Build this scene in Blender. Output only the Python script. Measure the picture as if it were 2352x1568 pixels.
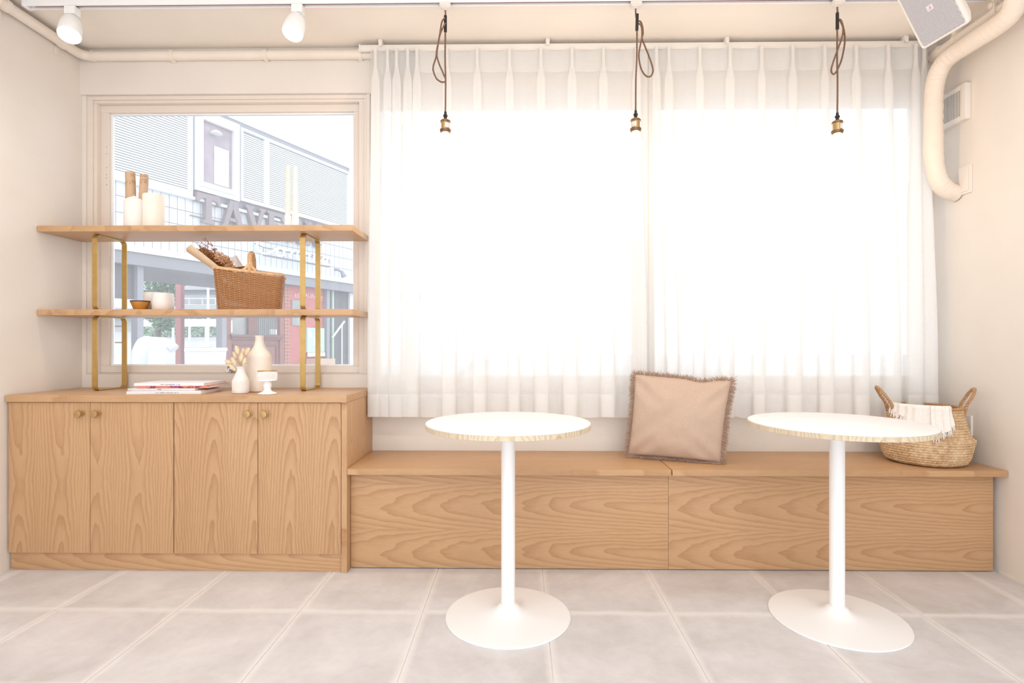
import bpy, bmesh, math, random
from mathutils import Vector, Matrix, noise
random.seed(7)
for o in list(bpy.data.objects): bpy.data.objects.remove(o)
S = bpy.context.scene
C = S.collection
PI = math.pi
# ------------------------------------------------------------------ camera
cd = bpy.data.cameras.new('camera'); cam = bpy.data.objects.new('camera', cd); C.objects.link(cam)
cam.location = (0, 0, 1.0); cam.rotation_euler = (PI/2, 0, math.radians(.81))
cd.sensor_width = 36; cd.lens = 1270/2352*36; cd.shift_y = 6/2352; cd.clip_start = .02; cd.clip_end = 200
S.camera = cam
# ------------------------------------------------------------------ sky and exposure
W = bpy.data.worlds.new('overcast_sky'); S.world = W; W.use_nodes = True
bg = W.node_tree.nodes['Background']; bg.inputs[0].default_value = (.92, .965, 1, 1); bg.inputs[1].default_value = 1.5
S.view_settings.view_transform = 'Standard'; S.view_settings.look = 'None'
S.view_settings.gamma = 1; S.view_settings.use_curve_mapping = False; S.view_settings.exposure = .60
# ------------------------------------------------------------------ node helpers
def mat_new(name):
    m = bpy.data.materials.new(name); m.use_nodes = True
    nt = m.node_tree; nt.nodes.clear()
    out = nt.nodes.new('ShaderNodeOutputMaterial')
    return m, nt, out
def link(nt, v, sock):
    if isinstance(v, bpy.types.NodeSocket): nt.links.new(v, sock)
    elif isinstance(v, (int, float)) and hasattr(sock.default_value, '__len__'):
        sock.default_value = [v]*len(sock.default_value)
    elif isinstance(v, (tuple, list)) and len(v) == 3 and len(sock.default_value) == 4:
        sock.default_value = (*v, 1)
    else: sock.default_value = v
def MA(nt, op, a, b=None, c=None):
    n = nt.nodes.new('ShaderNodeMath'); n.operation = op
    link(nt, a, n.inputs[0])
    if b is not None: link(nt, b, n.inputs[1])
    if c is not None: link(nt, c, n.inputs[2])
    return n.outputs[0]
def CMB(nt, x, y, z):
    n = nt.nodes.new('ShaderNodeCombineXYZ')
    for i, v in enumerate((x, y, z)): link(nt, v, n.inputs[i])
    return n.outputs[0]
def NOISE(nt, vec, scale=1, detail=2, rough=.5, dist=0):
    n = nt.nodes.new('ShaderNodeTexNoise'); nt.links.new(vec, n.inputs['Vector'])
    n.inputs['Scale'].default_value = scale; n.inputs['Detail'].default_value = detail
    n.inputs['Roughness'].default_value = rough; n.inputs['Distortion'].default_value = dist
    return n.outputs['Fac']
def RAMP(nt, fac, stops):
    n = nt.nodes.new('ShaderNodeValToRGB'); link(nt, fac, n.inputs[0])
    e = n.color_ramp.elements
    while len(e) < len(stops): e.new(.5)
    for i, (p, c) in enumerate(stops): e[i].position = p; e[i].color = (*c, 1)
    return n.outputs[0]
def MIX(nt, f, a, b, mode='MIX'):
    n = nt.nodes.new('ShaderNodeMix'); n.data_type = 'RGBA'; n.blend_type = mode
    link(nt, f, n.inputs[0]); link(nt, a, n.inputs[6]); link(nt, b, n.inputs[7])
    return n.outputs[2]
def OBJ(nt):
    n = nt.nodes.new('ShaderNodeTexCoord'); return n.outputs['Object']
def SEP(nt, v):
    n = nt.nodes.new('ShaderNodeSeparateXYZ'); nt.links.new(v, n.inputs[0]); return n.outputs
def BUMP(nt, h, st, dist=.01):
    n = nt.nodes.new('ShaderNodeBump'); n.inputs['Strength'].default_value = st; n.inputs['Distance'].default_value = dist
    link(nt, h, n.inputs['Height']); return n.outputs[0]
def BSDF(nt, out, col, rough=.5, metal=0, normal=None, spec=.5, **kw):
    b = nt.nodes.new('ShaderNodeBsdfPrincipled')
    link(nt, col, b.inputs['Base Color']); link(nt, rough, b.inputs['Roughness'])
    b.inputs['Metallic'].default_value = metal; b.inputs['Specular IOR Level'].default_value = spec
    if normal is not None: nt.links.new(normal, b.inputs['Normal'])
    for k, v in kw.items(): link(nt, v, b.inputs[k])
    if out: nt.links.new(b.outputs[0], out.inputs[0])
    return b
def srgb(r, g, b):
    return tuple(((c/255+.055)/1.055)**2.4 if c > 10 else c/255/12.92 for c in (r, g, b))
def plain(name, col, rough=.5, metal=0, nscale=0, namt=.06, bump=0, bscale=None, spec=.5, **kw):
    m, nt, out = mat_new(name)
    c = col; nrm = None
    if nscale:
        f = NOISE(nt, OBJ(nt), nscale, 4)
        c = RAMP(nt, f, [(.3, tuple(x*(1-namt) for x in col)), (.7, tuple(min(1, x*(1+namt)) for x in col))])
    if bump: nrm = BUMP(nt, NOISE(nt, OBJ(nt), bscale or 60, 3), bump, .004)
    BSDF(nt, out, c, rough, metal, nrm, spec, **kw)
    return m
def oak(name, grain, across, off=(0, 0), light=srgb(222, 180, 136), dark=srgb(184, 134, 88), W=.185, F=62, slope=.10, contrast=1, h0=.012, flip=1, pp=.62):
    # slip-matched veneer: growth rings of a slightly tapered log cut along the grain
    m, nt, out = mat_new(name)
    x = SEP(nt, OBJ(nt)); ax = 'xyz'
    g = MA(nt, 'ADD', MA(nt, 'MULTIPLY', x[ax.index(grain)], flip), off[0]); a = MA(nt, 'ADD', x[ax.index(across)], off[1])
    t = x[[i for i in range(3) if ax[i] not in (grain, across)][0]]
    am = MA(nt, 'SUBTRACT', MA(nt, 'FLOORED_MODULO', a, W), W*.5)
    lowv = CMB(nt, MA(nt, 'MULTIPLY', am, 7), MA(nt, 'MULTIPLY', g, 2.6), MA(nt, 'MULTIPLY', t, 4))
    low = MA(nt, 'SUBTRACT', NOISE(nt, lowv, 1, 3, .55), .5)
    midv = CMB(nt, MA(nt, 'MULTIPLY', am, 60), MA(nt, 'MULTIPLY', g, 9), MA(nt, 'MULTIPLY', t, 9))
    mid = MA(nt, 'SUBTRACT', NOISE(nt, midv, 1, 2, .5), .5)
    ac = MA(nt, 'ADD', am, MA(nt, 'MULTIPLY', low, .035))
    gp = MA(nt, 'PINGPONG', g, pp)
    h = MA(nt, 'ADD', MA(nt, 'MULTIPLY', gp, slope), MA(nt, 'MULTIPLY', low, .038))
    h = MA(nt, 'ADD', h, h0)
    r = MA(nt, 'SQRT', MA(nt, 'ADD', MA(nt, 'MULTIPLY', ac, ac), MA(nt, 'MULTIPLY', h, h)))
    ph = MA(nt, 'ADD', MA(nt, 'MULTIPLY', r, F*2.2), MA(nt, 'MULTIPLY', mid, .30))
    ring = MA(nt, 'FRACT', ph)
    rv = RAMP(nt, ring, [(0, (0, 0, 0)), (.45, (.18,)*3), (.80, (.72,)*3), (.93, (1, 1, 1)), (1, (0, 0, 0))])
    bands = NOISE(nt, CMB(nt, MA(nt, 'MULTIPLY', a, 11), MA(nt, 'MULTIPLY', g, .7), t), 1, 3)
    fine = NOISE(nt, CMB(nt, MA(nt, 'MULTIPLY', a, 620), MA(nt, 'MULTIPLY', g, 16), MA(nt, 'MULTIPLY', t, 300)), 1, 3, .6)
    pores = RAMP(nt, NOISE(nt, CMB(nt, MA(nt, 'MULTIPLY', a, 900), MA(nt, 'MULTIPLY', g, 42), t), 1, 1), [(.56, (0,)*3), (.7, (1,)*3)])
    d = MA(nt, 'ADD', MA(nt, 'MULTIPLY', rv, .52*contrast), MA(nt, 'MULTIPLY', MA(nt, 'SUBTRACT', fine, .38), .75*contrast))
    d = MA(nt, 'ADD', d, MA(nt, 'MULTIPLY', MA(nt, 'MULTIPLY', pores, rv), .30*contrast))
    d = MA(nt, 'ADD', d, MA(nt, 'MULTIPLY', MA(nt, 'SUBTRACT', bands, .5), .55*contrast))
    n = nt.nodes.new('ShaderNodeClamp'); nt.links.new(d, n.inputs[0])
    col = MIX(nt, n.outputs[0], light, dark)
    BSDF(nt, out, col, .42, 0, BUMP(nt, d, .12, .0015), .35)
    return m
# ------------------------------------------------------------------ mesh builder
ORG = {}
class MB:
    def __init__(s): s.v = []; s.f = []
    def add(s, vs, fs):
        k = len(s.v); s.v += [tuple(v) for v in vs]; s.f += [tuple(i+k for i in f) for f in fs]; return s
    def box(s, x0, x1, y0, y1, z0, z1, bev=0, rot=None, piv=None):
        if bev:
            bm = bmesh.new(); bmesh.ops.create_cube(bm, size=1)
            for v in bm.verts: v.co = Vector(((x0+x1)/2+v.co.x*(x1-x0), (y0+y1)/2+v.co.y*(y1-y0), (z0+z1)/2+v.co.z*(z1-z0)))
            bmesh.ops.bevel(bm, geom=list(bm.edges), offset=bev, segments=2, affect='EDGES', profile=.7)
            bm.verts.index_update(); vs = [v.co.copy() for v in bm.verts]; fs = [[v.index for v in f.verts] for f in bm.faces]; bm.free()
        else:
            vs = [Vector((x, y, z)) for x in (x0, x1) for y in (y0, y1) for z in (z0, z1)]
            fs = [(0, 1, 3, 2), (4, 6, 7, 5), (0, 4, 5, 1), (2, 3, 7, 6), (0, 2, 6, 4), (1, 5, 7, 3)]
        if rot is not None:
            p = Vector(piv) if piv else Vector(((x0+x1)/2, (y0+y1)/2, (z0+z1)/2))
            vs = [rot @ (v-p)+p for v in vs]
        return s.add(vs, fs)
    def lathe(s, prof, c=(0, 0, 0), n=32, axis=(0, 0, 1), cap=True):
        q = Vector((0, 0, 1)).rotation_difference(Vector(axis).normalized()); c = Vector(c)
        vs = []; fs = []
        for r, z in prof:
            for k in range(n):
                a = 2*PI*k/n; vs.append(q @ Vector((r*math.cos(a), r*math.sin(a), z))+c)
        for i in range(len(prof)-1):
            for k in range(n): fs.append((i*n+k, i*n+(k+1) % n, (i+1)*n+(k+1) % n, (i+1)*n+k))
        if cap:
            if prof[0][0] > 1e-5: fs.append(tuple(range(n-1, -1, -1)))
            if prof[-1][0] > 1e-5: fs.append(tuple((len(prof)-1)*n+k for k in range(n)))
        return s.add(vs, fs)
    def tube(s, path, r, n=8, closed=False, cap=True, flat=1):
        P = [Vector(p) for p in path]; m = len(P); rr = r if hasattr(r, '__len__') else [r]*m
        vs = []; fs = []; up = None
        for i in range(m):
            t = (P[(i+1) % m]-P[i-1]) if (closed or 0 < i < m-1) else (P[1]-P[0] if i == 0 else P[-1]-P[-2])
            t.normalize()
            if up is None:
                up = Vector((0, 0, 1)) if abs(t.z) < .9 else Vector((1, 0, 0))
            up = (up-t*up.dot(t)); up.normalize(); b = t.cross(up)
            for k in range(n):
                a = 2*PI*k/n; vs.append(P[i]+(up*math.cos(a)*flat+b*math.sin(a))*rr[i])
        for i in range(m if closed else m-1):
            j = (i+1) % m
            for k in range(n): fs.append((i*n+k, i*n+(k+1) % n, j*n+(k+1) % n, j*n+k))
        if cap and not closed:
            fs.append(tuple(range(n-1, -1, -1))); fs.append(tuple((m-1)*n+k for k in range(n)))
        return s.add(vs, fs)
    def prism(s, poly, o, ex, ey, en, th):
        # polygon (2-D) in the frame o + x*ex + y*ey, extruded th along en
        o, ex, ey, en = map(Vector, (o, ex, ey, en)); n = len(poly)
        a = [o+ex*p[0]+ey*p[1] for p in poly]; b = [v+en*th for v in a]
        return s.add(a+b, [tuple(range(n)), tuple(range(2*n-1, n-1, -1))]+[(i, i+n, (i+1) % n+n, (i+1) % n) for i in range(n)])
    def grid(s, fn, nu, nv, closeu=False):
        vs = [fn(i/(nu if closeu else nu-1), j/(nv-1)) for j in range(nv) for i in range(nu)]
        fs = []
        for j in range(nv-1):
            for i in range(nu if closeu else nu-1):
                i2 = (i+1) % nu; fs.append((j*nu+i, j*nu+i2, (j+1)*nu+i2, (j+1)*nu+i))
        return s.add(vs, fs)
    def build(s, name, mat, parent=None, org=None, smooth=35):
        me = bpy.data.meshes.new(name)
        if parent is not None: o0 = ORG[parent]
        elif org is not None: o0 = Vector(org)
        else:
            xs, ys, zs = zip(*s.v); o0 = Vector(((min(xs)+max(xs))/2, (min(ys)+max(ys))/2, min(zs)))
        me.from_pydata([(v[0]-o0.x, v[1]-o0.y, v[2]-o0.z) for v in s.v], [], s.f)
        bm = bmesh.new(); bm.from_mesh(me); bmesh.ops.recalc_face_normals(bm, faces=bm.faces); bm.to_mesh(me); bm.free()
        if smooth:
            me.polygons.foreach_set('use_smooth', [True]*len(me.polygons)); me.set_sharp_from_angle(angle=math.radians(smooth))
        me.materials.append(mat)
        ob = bpy.data.objects.new(name, me); C.objects.link(ob)
        if parent is not None: ob.parent = parent
        else: ob.location = o0
        ORG[ob] = o0
        return ob
def tag(o, label=None, cat=None, group=None, kind=None):
    for k, v in (('label', label), ('category', cat), ('group', group), ('kind', kind)):
        if v: o[k] = v
    return o
def thing(name, label, cat, loc, group=None, rz=None):
    o = bpy.data.objects.new(name, None); C.objects.link(o); o.empty_display_size = .05
    o.location = loc; ORG[o] = Vector(loc)
    if rz is not None: o.rotation_euler = (0, 0, rz); ORG[o] = Vector((0, 0, 0))
    return tag(o, label, cat, group)
def struct(o): o['kind'] = 'structure'; return o
def rz(a): return Matrix.Rotation(a, 3, 'Z')
def catmull(pts, n=8, closed=False):
    P = [Vector(p) for p in pts]; out = []; m = len(P)
    for i in range(m if closed else m-1):
        g = lambda k: P[k % m] if closed else P[max(0, min(m-1, k))]
        p0, p1, p2, p3 = g(i-1), g(i), g(i+1), g(i+2)
        for k in range(n):
            t = k/n
            out.append(.5*((2*p1)+(p2-p0)*t+(2*p0-5*p1+4*p2-p3)*t*t+(3*p1-p0-3*p2+p3)*t**3))
    if not closed: out.append(P[-1])
    return out
# ------------------------------------------------------------------ materials
M = {}
def paint(name, col):
    m, nt, out = mat_new(name)
    f = NOISE(nt, OBJ(nt), 2.2, 5, .6)
    c = RAMP(nt, f, [(.3, tuple(x*.97 for x in col)), (.7, tuple(min(1, x*1.025) for x in col))])
    BSDF(nt, out, c, .75, 0, BUMP(nt, NOISE(nt, OBJ(nt), 55, 4), .08, .004), .25)
    return m
M['wall'] = paint('wall_paint', srgb(235, 226, 217))
M['ceil'] = paint('ceiling_paint', srgb(246, 237, 227))
M['trim'] = plain('window_paint', srgb(234, 221, 210), .45)
M['white'] = plain('white_enamel', srgb(250, 250, 251), .38, nscale=3, namt=.01)
M['plastic'] = plain('white_plastic', srgb(238, 230, 222), .4)
M['pipe'] = plain('pipe_paint', srgb(240, 228, 216), .5, nscale=12, namt=.02)
M['brass'] = plain('brushed_brass', srgb(196, 164, 104), .40, .7, nscale=30, namt=.06)
M['knob'] = plain('aged_brass', srgb(190, 160, 112), .42, .75, nscale=40, namt=.05)
M['black'] = plain('black_rubber', (.018, .017, .017), .55, bump=.1)
M['steel'] = plain('chrome', (.75, .74, .73), .18, 1)
M['dark'] = plain('dark_slot', (.02, .018, .018), .6)
M['screw'] = plain('screw_steel', (.35, .31, .26), .35, .8)
OV = dict(light=srgb(207, 167, 127), dark=srgb(166, 120, 82))
M['oak_door'] = [oak('oak_veneer_door', 'z', 'x', ((.50, .46, .03, .06)[i], .045+.03*i), W=.186, F=42, slope=(.055, .05, .075, .07)[i], pp=.9, contrast=(.8, .8, .95, .95)[i], **OV) for i in range(4)]
M['oak_x'] = oak('oak_veneer_long', 'x', 'z', (.82, .03), W=.205, F=34, slope=.085, pp=1.62, flip=-1, contrast=.85, **OV)
M['oak_x2'] = oak('oak_veneer_long_other', 'x', 'z', (.66, .03), W=.205, F=34, slope=.09, pp=1.62, flip=-1, contrast=.85, **OV)
M['oak_top'] = oak('oak_veneer_top', 'x', 'y', (.15, .05), W=.22, F=50, slope=.04, contrast=.75, **OV)
M['oak_side'] = oak('oak_veneer_side', 'z', 'y', (.1, .05), W=.19, slope=.05, contrast=.8, **OV)
M['edge'] = oak('washed_ash_top', 'x', 'y', (0, 0), light=srgb(248, 247, 248), dark=srgb(236, 233, 234), W=.3, F=40, contrast=.9)
M['edgeband'] = oak('washed_oak_edge', 'x', 'y', (0, 0), light=srgb(226, 212, 188), dark=srgb(184, 160, 126), W=.07, F=90, contrast=1.1)
# floor tile: mottled stone with pale rubbed edges
def tile_mat():
    m, nt, out = mat_new('stone_tile')
    p = OBJ(nt); x = SEP(nt, p)
    oi = nt.nodes.new('ShaderNodeObjectInfo')
    v = nt.nodes.new('ShaderNodeVectorMath'); v.operation = 'ADD'; nt.links.new(p, v.inputs[0])
    r = oi.outputs['Random']; nt.links.new(CMB(nt, MA(nt, 'MULTIPLY', r, 37), MA(nt, 'MULTIPLY', r, 91), r), v.inputs[1])
    q = v.outputs[0]
    n1 = NOISE(nt, q, 3.2, 6, .62, .4); n2 = NOISE(nt, q, 22, 5, .65); n3 = NOISE(nt, q, 8, 4, .6)
    f = MA(nt, 'ADD', MA(nt, 'MULTIPLY', n1, .75), MA(nt, 'MULTIPLY', n2, .25))
    col = RAMP(nt, f, [(.34, srgb(203, 199, 199)), (.5, srgb(217, 214, 216)), (.66, srgb(229, 227, 229))])
    ed = MA(nt, 'SUBTRACT', .2308, MA(nt, 'MAXIMUM', MA(nt, 'ABSOLUTE', x[0]), MA(nt, 'ABSOLUTE', x[1])))
    ed = MA(nt, 'ADD', ed, MA(nt, 'MULTIPLY', MA(nt, 'SUBTRACT', n3, .5), .022))
    e = RAMP(nt, MA(nt, 'DIVIDE', ed, .03), [(.12, (.75,)*3), (.85, (0,)*3)])
    col = MIX(nt, e, col, srgb(240, 237, 236))
    BSDF(nt, out, col, MA(nt, 'ADD', .36, MA(nt, 'MULTIPLY', n2, .2)), 0, BUMP(nt, n2, .05, .003), .4)
    return m
M['tile'] = tile_mat()
M['grout'] = plain('pale_grout', srgb(238, 234, 232), .8, nscale=30)
# sheer cloth
def sheer(name, tr, col, transl=.6):
    m, nt, out = mat_new(name)
    x = SEP(nt, OBJ(nt))
    wv = NOISE(nt, CMB(nt, MA(nt, 'MULTIPLY', x[0], 900), x[1], MA(nt, 'MULTIPLY', x[2], 60)), 1, 2)
    T = nt.nodes.new('ShaderNodeBsdfTransparent'); T.inputs[0].default_value = (1, .99, .98, 1)
    D = nt.nodes.new('ShaderNodeBsdfDiffuse'); D.inputs[0].default_value = (*col, 1)
    L = nt.nodes.new('ShaderNodeBsdfTranslucent'); L.inputs[0].default_value = (*col, 1)
    a = nt.nodes.new('ShaderNodeMixShader'); a.inputs[0].default_value = transl
    nt.links.new(D.outputs[0], a.inputs[1]); nt.links.new(L.outputs[0], a.inputs[2])
    b = nt.nodes.new('ShaderNodeMixShader')
    link(nt, MA(nt, 'ADD', 1-tr-.06, MA(nt, 'MULTIPLY', wv, .12)), b.inputs[0])
    nt.links.new(T.outputs[0], b.inputs[1]); nt.links.new(a.outputs[0], b.inputs[2]); nt.links.new(b.outputs[0], out.inputs[0])
    return m
M['sheer'] = sheer('sheer_voile', .19, srgb(253, 252, 251), .54)
M['sheer_hem'] = sheer('sheer_voile_double', .22, srgb(253, 252, 251), .45)
def glass_mat(name, veil):
    m, nt, out = mat_new(name)
    T = nt.nodes.new('ShaderNodeBsdfTransparent'); T.inputs[0].default_value = (.98, .99, .985, 1)
    G = nt.nodes.new('ShaderNodeBsdfGlossy'); G.inputs['Roughness'].default_value = .02
    D = nt.nodes.new('ShaderNodeBsdfTranslucent'); D.inputs[0].default_value = (.95, .95, .96, 1)
    fr = nt.nodes.new('ShaderNodeFresnel'); fr.inputs[0].default_value = 1.25
    a = nt.nodes.new('ShaderNodeMixShader'); nt.links.new(fr.outputs[0], a.inputs[0])
    nt.links.new(T.outputs[0], a.inputs[1]); nt.links.new(G.outputs[0], a.inputs[2])
    b = nt.nodes.new('ShaderNodeMixShader')
    sp = RAMP(nt, NOISE(nt, OBJ(nt), 160, 2), [(.71, (0,)*3), (.77, (1,)*3)])
    link(nt, MA(nt, 'ADD', veil, MA(nt, 'MULTIPLY', sp, veil*.8)), b.inputs[0])
    nt.links.new(a.outputs[0], b.inputs[1]); nt.links.new(D.outputs[0], b.inputs[2]); nt.links.new(b.outputs[0], out.inputs[0])
    return m
M['pane'] = glass_mat('hazy_dusty_glass', .12)  # even milky veil imitates bright haze over the street; the specks are dust
def emit(name, col, st):
    m, nt, out = mat_new(name); e = nt.nodes.new('ShaderNodeEmission')
    lw = nt.nodes.new('ShaderNodeTexCoord')
    e.inputs[0].default_value = (*col, 1); e.inputs[1].default_value = st; nt.links.new(e.outputs[0], out.inputs[0]); return m
M['bulb'] = emit('glowing_bulb', (1, .86, .66), 9)
M['lens'] = emit('lit_lamp_lens', (1, .97, .92), 14)
# ------------------------------------------------------------------ room
XL, XR, YW, YB, ZC = -2.265, 2.10, 2.83, -.75, 2.515
mb = MB().box(XL-.15, XR+.15, YB, YW+.15, -.12, -.0025)
floor = struct(mb.build('floor', M['grout'], org=(0, 0, 0)))
TS = .4615; X0 = -.362-8*TS; Y0 = 2.06-10*TS
full = None
for i in range(16):
    for j in range(14):
        xa, xb, ya, yb = X0+i*TS+.0015, X0+(i+1)*TS-.0015, Y0+j*TS+.0015, Y0+(j+1)*TS-.0015
        cxx, cyy = (xa+xb)/2, (ya+yb)/2
        ca, cb, da, db = max(xa, XL), min(xb, XR), max(ya, YB), min(yb, YW)
        if cb-ca < .01 or db-da < .01: continue
        whole = (ca, cb, da, db) == (xa, xb, ya, yb)
        if whole and full:
            o = full.copy(); C.objects.link(o); o.parent = floor; o.location = (cxx, cyy, 0)
        else:
            o = MB().box(ca-cxx, cb-cxx, da-cyy, db-cyy, -.0024, 0, .001).build('tile', M['tile'], floor, smooth=0)
            o.location = (cxx, cyy, 0)
            if whole: full = o
struct(MB().box(XL-.15, XL, YB, YW+.15, -.01, ZC).build('wall_left', M['wall'], org=(XL, 0, 0)))
struct(MB().box(XR, XR+.15, YB, YW+.15, -.01, ZC).build('wall_right', M['wall'], org=(XR, 0, 0)))
struct(MB().box(XL-.15, XR+.15, YB, YW+.15, ZC, ZC+.2).build('ceiling', M['ceil'], org=(0, 0, ZC)))
mb = MB()
for b in ((XL, XR, 2.285, ZC), (XL, -.787, 0, .845), (-.787, XR, 0, .80), (XL, -2.243, .845, 2.285), (-.787, -.772, .80, 2.285),
          (.620, .672, .80, 2.285), (2.072, XR, .80, 2.285)):
    mb.box(b[0], b[1], YW-(.014 if b[2] > 2 else 0), YW+.16, b[2], b[3])
struct(mb.build('wall_back', M['wall'], org=(0, YW, 0)))
struct(MB().box(XR-.006, XR, YB, 2.45, 0, .012).build('trim_1', M['wall'])); 
def frame(mb, x0, x1, z0, z1, w, y0, y1, bev=.002):
    wl, wr, wb, wt = w if hasattr(w, '__len__') else (w,)*4
    mb.box(x0, x1, y0, y1, z0, z0+wb, bev); mb.box(x0, x1, y0, y1, z1-wt, z1, bev)
    mb.box(x0, x0+wl, y0, y1, z0+wb, z1-wt, bev); mb.box(x1-wr, x1, y0, y1, z0+wb, z1-wt, bev)
# window 1: the clear one
w1 = struct(thing('window_1', 'clear beige framed window above the oak cabinet', 'window', (-1.51, 2.84, .845)))
mb = MB(); frame(mb, -2.2425, -.7875, .8455, 2.2845, (.046, .042, .004, .034), 2.842, 2.96); mb.build('frame', M['trim'], w1)
mb = MB(); frame(mb, -2.2425, -.7875, .8455, 2.284, (.03, .012, .003, .02), 2.832, 2.842); mb.build('casing', M['trim'], w1)
mb = MB(); frame(mb, -2.1965, -.8295, .8500, 2.250, (.042, .036, .036, .038), 2.868, 2.905, .003); sash = mb.build('sash', M['trim'], w1)
mb = MB(); frame(mb, -2.1545, -.8655, .886, 2.212, .008, 2.885, 2.9, .001); mb.build('glazing_bead', M['white'], sash)
MB().box(-2.147, -.873, 2.890, 2.895, .894, 2.204).build('pane', M['pane'], w1)
mb = MB(); lx, lz = -1.507, .862
mb.box(lx-.022, lx+.004, 2.855, 2.868, lz-.012, lz+.02, .002); mb.lathe([(0, -.004), (.012, -.004), (.012, .012), (0, .012)], (lx-.009, 2.856, lz+.004), 16, (0, -1, 0))
mb.tube([(lx-.009, 2.848, lz+.01), (lx+.004, 2.84, lz+.03), (lx+.002, 2.838, lz+.055)], .004, 8)
la = mb.build('latch', M['steel'], w1); la['label'] = 'small chrome window latch'
mb = MB().box(lx+.006, lx+.03, 2.853, 2.868, lz-.006, lz+.014, .002); mb.build('latch_keeper', M['screw'], la)
mb = MB()
for dz in (1.10, 1.14, 1.16, 1.20, 1.28, 1.32): mb.lathe([(0, 0), (.0022, 0), (.0022, .0012), (0, .0012)], (-2.166, 2.868, .845+dz*.9), 8, (0, -1, 0))
mb.build('screw_row', M['screw'], w1)
for k, (xa, xb, lab) in enumerate(((-.7715, .6195, 'tall window behind the sheer curtain nearest the cabinet'), (.6725, 2.0715, 'tall window behind the sheer curtain near the insulated pipe'))):
    w = struct(thing('window_%d' % (k+2), lab, 'window', ((xa+xb)/2, 2.84, .82)))
    mb = MB(); frame(mb, xa, xb, .8005, 2.2845, (.012, .012, .016, .03), 2.842, 2.95); mb.build('frame', M['trim'], w)
    mb = MB(); frame(mb, xa+.0125, xb-.0125, .817, 2.254, (.016, .016, .02, .03), 2.868, 2.905); mb.build('sash', M['trim'], w)
    MB().box(xa+.029, xb-.029, 2.884, 2.889, .8375, 2.2235).build('pane', M['pane'], w)
# ------------------------------------------------------------------ cabinets
def cabinet(label, xs, endpanel, mats):
    t = thing('storage_cabinet', label, 'cabinet', ((xs[0]+xs[-1])/2, 2.62, 0), 'oak cabinet units')
    xa, xb = xs[0], xs[-1]
    mb = MB(); mb.box(xa, xb, 2.432, 2.825, .0805, .7445); body = mb.build('body', M['oak_side'], t)
    for k in range(2):
        d = MB().box(xs[k]+.0012, xs[k+1]-.0012, 2.408, 2.429, .0805, .743, .001).build('door', mats[k], t)
        kx = xs[1]+(-.036 if k == 0 else .036)
        MB().lathe([(0, 0), (.013, 0), (.013, .003), (.0075, .005), (.0065, .016), (.012, .019), (.0162, .023), (.0165, .027), (.015, .030), (.006, .0315), (0, .0315)], (kx, 2.4078, .695), 28, (0, -1, 0)).build('knob', M['knob'], d)['label'] = 'round aged brass knob'
    if endpanel: MB().box(xb+.001, xb+.026, 2.408, 2.825, .0005, .7445, .001).build('end_panel', M['oak_side'], t)
    return t
cabinet('two-door oak cabinet unit standing against the plain side wall', (-2.258, -1.892, -1.5215), False, M['oak_door'][:2])
cabinet('two-door oak cabinet unit standing next to the bench', (-1.5195, -1.1485, -.782), True, M['oak_door'][2:])
tag(MB().box(-2.258, -.783, 2.421, 2.44, .0005, .0795, .001).build('kick_board', M['oak_x']), 'long oak kick board at the foot of the cabinets', 'kick board')
mb = MB().box(-2.260, -.754, 2.396, 2.828, .7455, .776, .0015)
tag(mb.build('worktop', M['oak_top']), 'long oak worktop lying across both cabinet units', 'worktop')
# ------------------------------------------------------------------ benches
def bench(label, xa, xb, xseat, mp):
    t = thing('bench', label, 'bench', ((xa+xb)/2, 2.62, 0), 'oak box benches')
    MB().box(xa, xb, 2.457, 2.475, .004, .4285, .001).build('front_panel', mp, t)
    mb = MB(); mb.box(xa, xa+.018, 2.476, 2.825, .004, .4285); mb.box(xb-.018, xb, 2.476, 2.825, .004, .4285); mb.box(xa+.02, xb-.02, 2.80, 2.82, .01, .42)
    mb.build('side_panel', M['oak_side'], t)
    mb = MB(); mb.box(xa+.01, xb-.01, 2.466, 2.80, .0004, .0038); mb.build('base_strip', M['dark'], t)
    MB().box(xseat[0], xseat[1], 2.405, 2.828, .429, .455, .002).build('seat', M['oak_top'], t)
bench('long oak box bench running from the cabinet to the cushion', -.754, .6575, (-.754, .6565), M['oak_x'])
bench('long oak box bench with the seagrass basket standing on it', .6585, 2.078, (.6615, 2.098), M['oak_x2'])
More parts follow.
